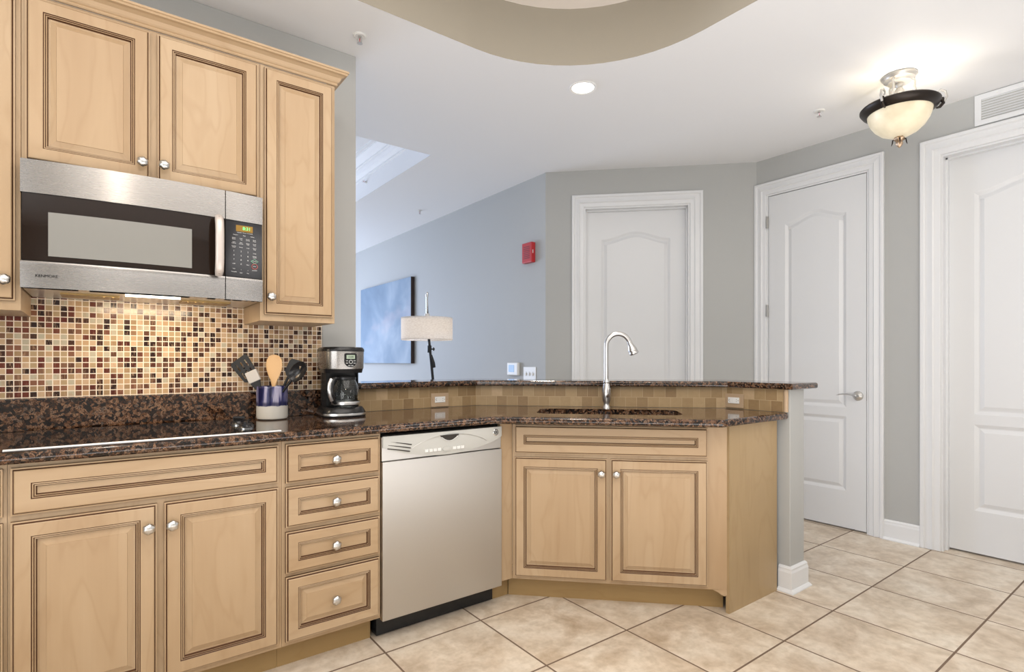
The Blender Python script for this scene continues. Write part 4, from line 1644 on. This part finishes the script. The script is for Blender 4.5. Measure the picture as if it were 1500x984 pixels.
for k in range(4):
    a = k * PI / 2 + 0.4
    c_, s_ = math.cos(a), math.sin(a)
    mb.tube([(c_ * 0.014, s_ * 0.014, -0.346), (c_ * 0.030, s_ * 0.030, -0.352), (c_ * 0.032, s_ * 0.032, -0.368), (c_ * 0.036, s_ * 0.036, -0.382)], [0.004, 0.0035, 0.003, 0.001], 'bronze', 8)
mb.build('finial', fx)
for k in range(3):
    a = R(295 + 120 * k)
    c_, s_ = math.cos(a), math.sin(a)
    mb = MB()
    rz = [(0.060, -0.022), (0.072, -0.045), (0.068, -0.075), (0.078, -0.110), (0.100, -0.145), (0.130, -0.158), (0.160, -0.162), (0.180, -0.170)]
    mb.tube([(c_ * r_, s_ * r_, z_) for r_, z_ in rz], 0.0055, 'silver_paint', 10)
    rz = [(0.178, -0.200), (0.196, -0.186), (0.208, -0.160), (0.202, -0.132), (0.182, -0.120), (0.164, -0.130), (0.164, -0.146), (0.172, -0.148)]
    mb.tube([(c_ * r_, s_ * r_, z_) for r_, z_ in rz], [0.006, 0.0065, 0.006, 0.0055, 0.005, 0.0045, 0.004, 0.004], 'silver_paint', 10)
    mb.tube([(c_ * r_, s_ * r_, z_) for r_, z_ in [(0.188, -0.163), (0.192, -0.193), (0.178, -0.210), (0.162, -0.214)]], [0.008, 0.009, 0.008, 0.004], 'bronze', 10)
    mb.build('scroll_arm', fx)
for a in (0.3, 0.3 + 2 * PI / 3, 0.3 + 4 * PI / 3):
    mb = MB()
    mb.lathe([(0.0, -0.02), (0.015, -0.018), (0.026, 0.0), (0.026, 0.012), (0.012, 0.035), (0.0, 0.037)], 'bulb_glow', 20, Matrix.Translation((0.075 * math.cos(a), 0.075 * math.sin(a), -0.225)), caps=False)
    mb.build('bulb', fx)
l = bpy.data.lights.new('ceiling_bulb_light', 'POINT')
l.energy = 2.3
l.shadow_soft_size = 0.03
l.color = (1.0, 0.95, 0.88)
lo = bpy.data.objects.new('ceiling_bulb_light', l)
lo.location = (3.505, 1.075, ZC - 0.185)
COL.objects.link(lo)

# vent grille above the third door
vg = thing('vent_grille', 'white louvred air vent on the wall above the right-hand door', 'vent', (RX, 0.73, 2.645), R(-90))
mb = MB()
mb.prism([(-0.201, -0.090), (0.201, -0.090), (0.201, 0.090), (-0.201, 0.090)], -0.008, -0.0005, 'white_trim', axis='y', holes=[[(-0.170, -0.060), (0.170, -0.060), (0.170, 0.060), (-0.170, 0.060)]])
mb.build('frame', vg, bevel=0.001)
mb = MB()
mb.box(-0.170, 0.170, -0.0012, -0.0004, -0.060, 0.060, 'grey_plastic')
mb.build('backing', vg)
for i in range(8):
    z = -0.052 + i * 0.0150
    mb = MB()
    mb.add([(-0.1695, -0.0015, z + 0.009), (0.1695, -0.0015, z + 0.009), (0.1695, -0.0075, z - 0.001), (-0.1695, -0.0075, z - 0.001),
            (-0.1695, -0.0015, z + 0.0075), (0.1695, -0.0015, z + 0.0075), (0.1695, -0.0075, z - 0.0025), (-0.1695, -0.0075, z - 0.0025)],
           [(0, 1, 2, 3), (4, 5, 6, 7), (0, 1, 5, 4), (3, 2, 6, 7), (0, 3, 7, 4), (1, 2, 6, 5)], 'white_trim')
    mb.build('slat', vg)
for sx_ in (-0.10, 0.10):
    for z in (-0.075, 0.075):
        mb = MB()
        mb.lathe([(0.0, 0), (0.004, 0), (0.003, 0.0015), (0.0, 0.0018)], 'white_plastic', 12, Matrix.Translation((sx_, -0.008, z)) @ Matrix.Rotation(PI / 2, 4, 'X'))
        mb.build('screw', vg)


def sprinkler(label, loc, rot=(0, 0, 0), s=1.0, mt='white_plastic'):
    o = thing('fire_sprinkler', label, 'sprinkler', loc, rot=rot, group='fire sprinklers')
    mb = MB()
    mb.lathe([(0.0, -0.0005), (0.032 * s, -0.0005), (0.032 * s, -0.004), (0.026 * s, -0.008), (0.016 * s, -0.004), (0.0, -0.004)], mt, 28, caps=False)
    mb.build('escutcheon', o)
    mb = MB()
    mb.lathe([(0.0, -0.003), (0.008, -0.004), (0.008, -0.014), (0.005, -0.016), (0.0, -0.016)], 'steel_soft', 16, caps=False)
    for q in (-1, 1):
        mb.tube([(q * 0.007, 0, -0.012), (q * 0.011, 0, -0.022), (q * 0.004, 0, -0.034), (0, 0, -0.037)], 0.0018, 'steel_soft', 8)
    mb.tube([(0, 0, -0.016), (0, 0, -0.036)], 0.002, 'alarm_red', 8)
    mb.lathe([(0.0, -0.036), (0.013, -0.037), (0.014, -0.039), (0.0, -0.0395)], 'steel_soft', 18, caps=False)
    mb.build('nozzle', o)
    return o


sprinkler('white ceiling sprinkler just right of the wall cabinets', (0.992, 2.541, ZC))
sprinkler('white ceiling sprinkler left of the bowl ceiling light', (3.592, 1.572, ZC))
sprinkler('small ceiling sprinkler over the living room, above the lamp', (2.643, 5.112, ZC), s=0.7)
sprinkler('small sidewall sprinkler on the moulded living room ceiling tray', (1.999, 4.95, ZC + 0.125), rot=(0, R(90), 0), s=0.5)
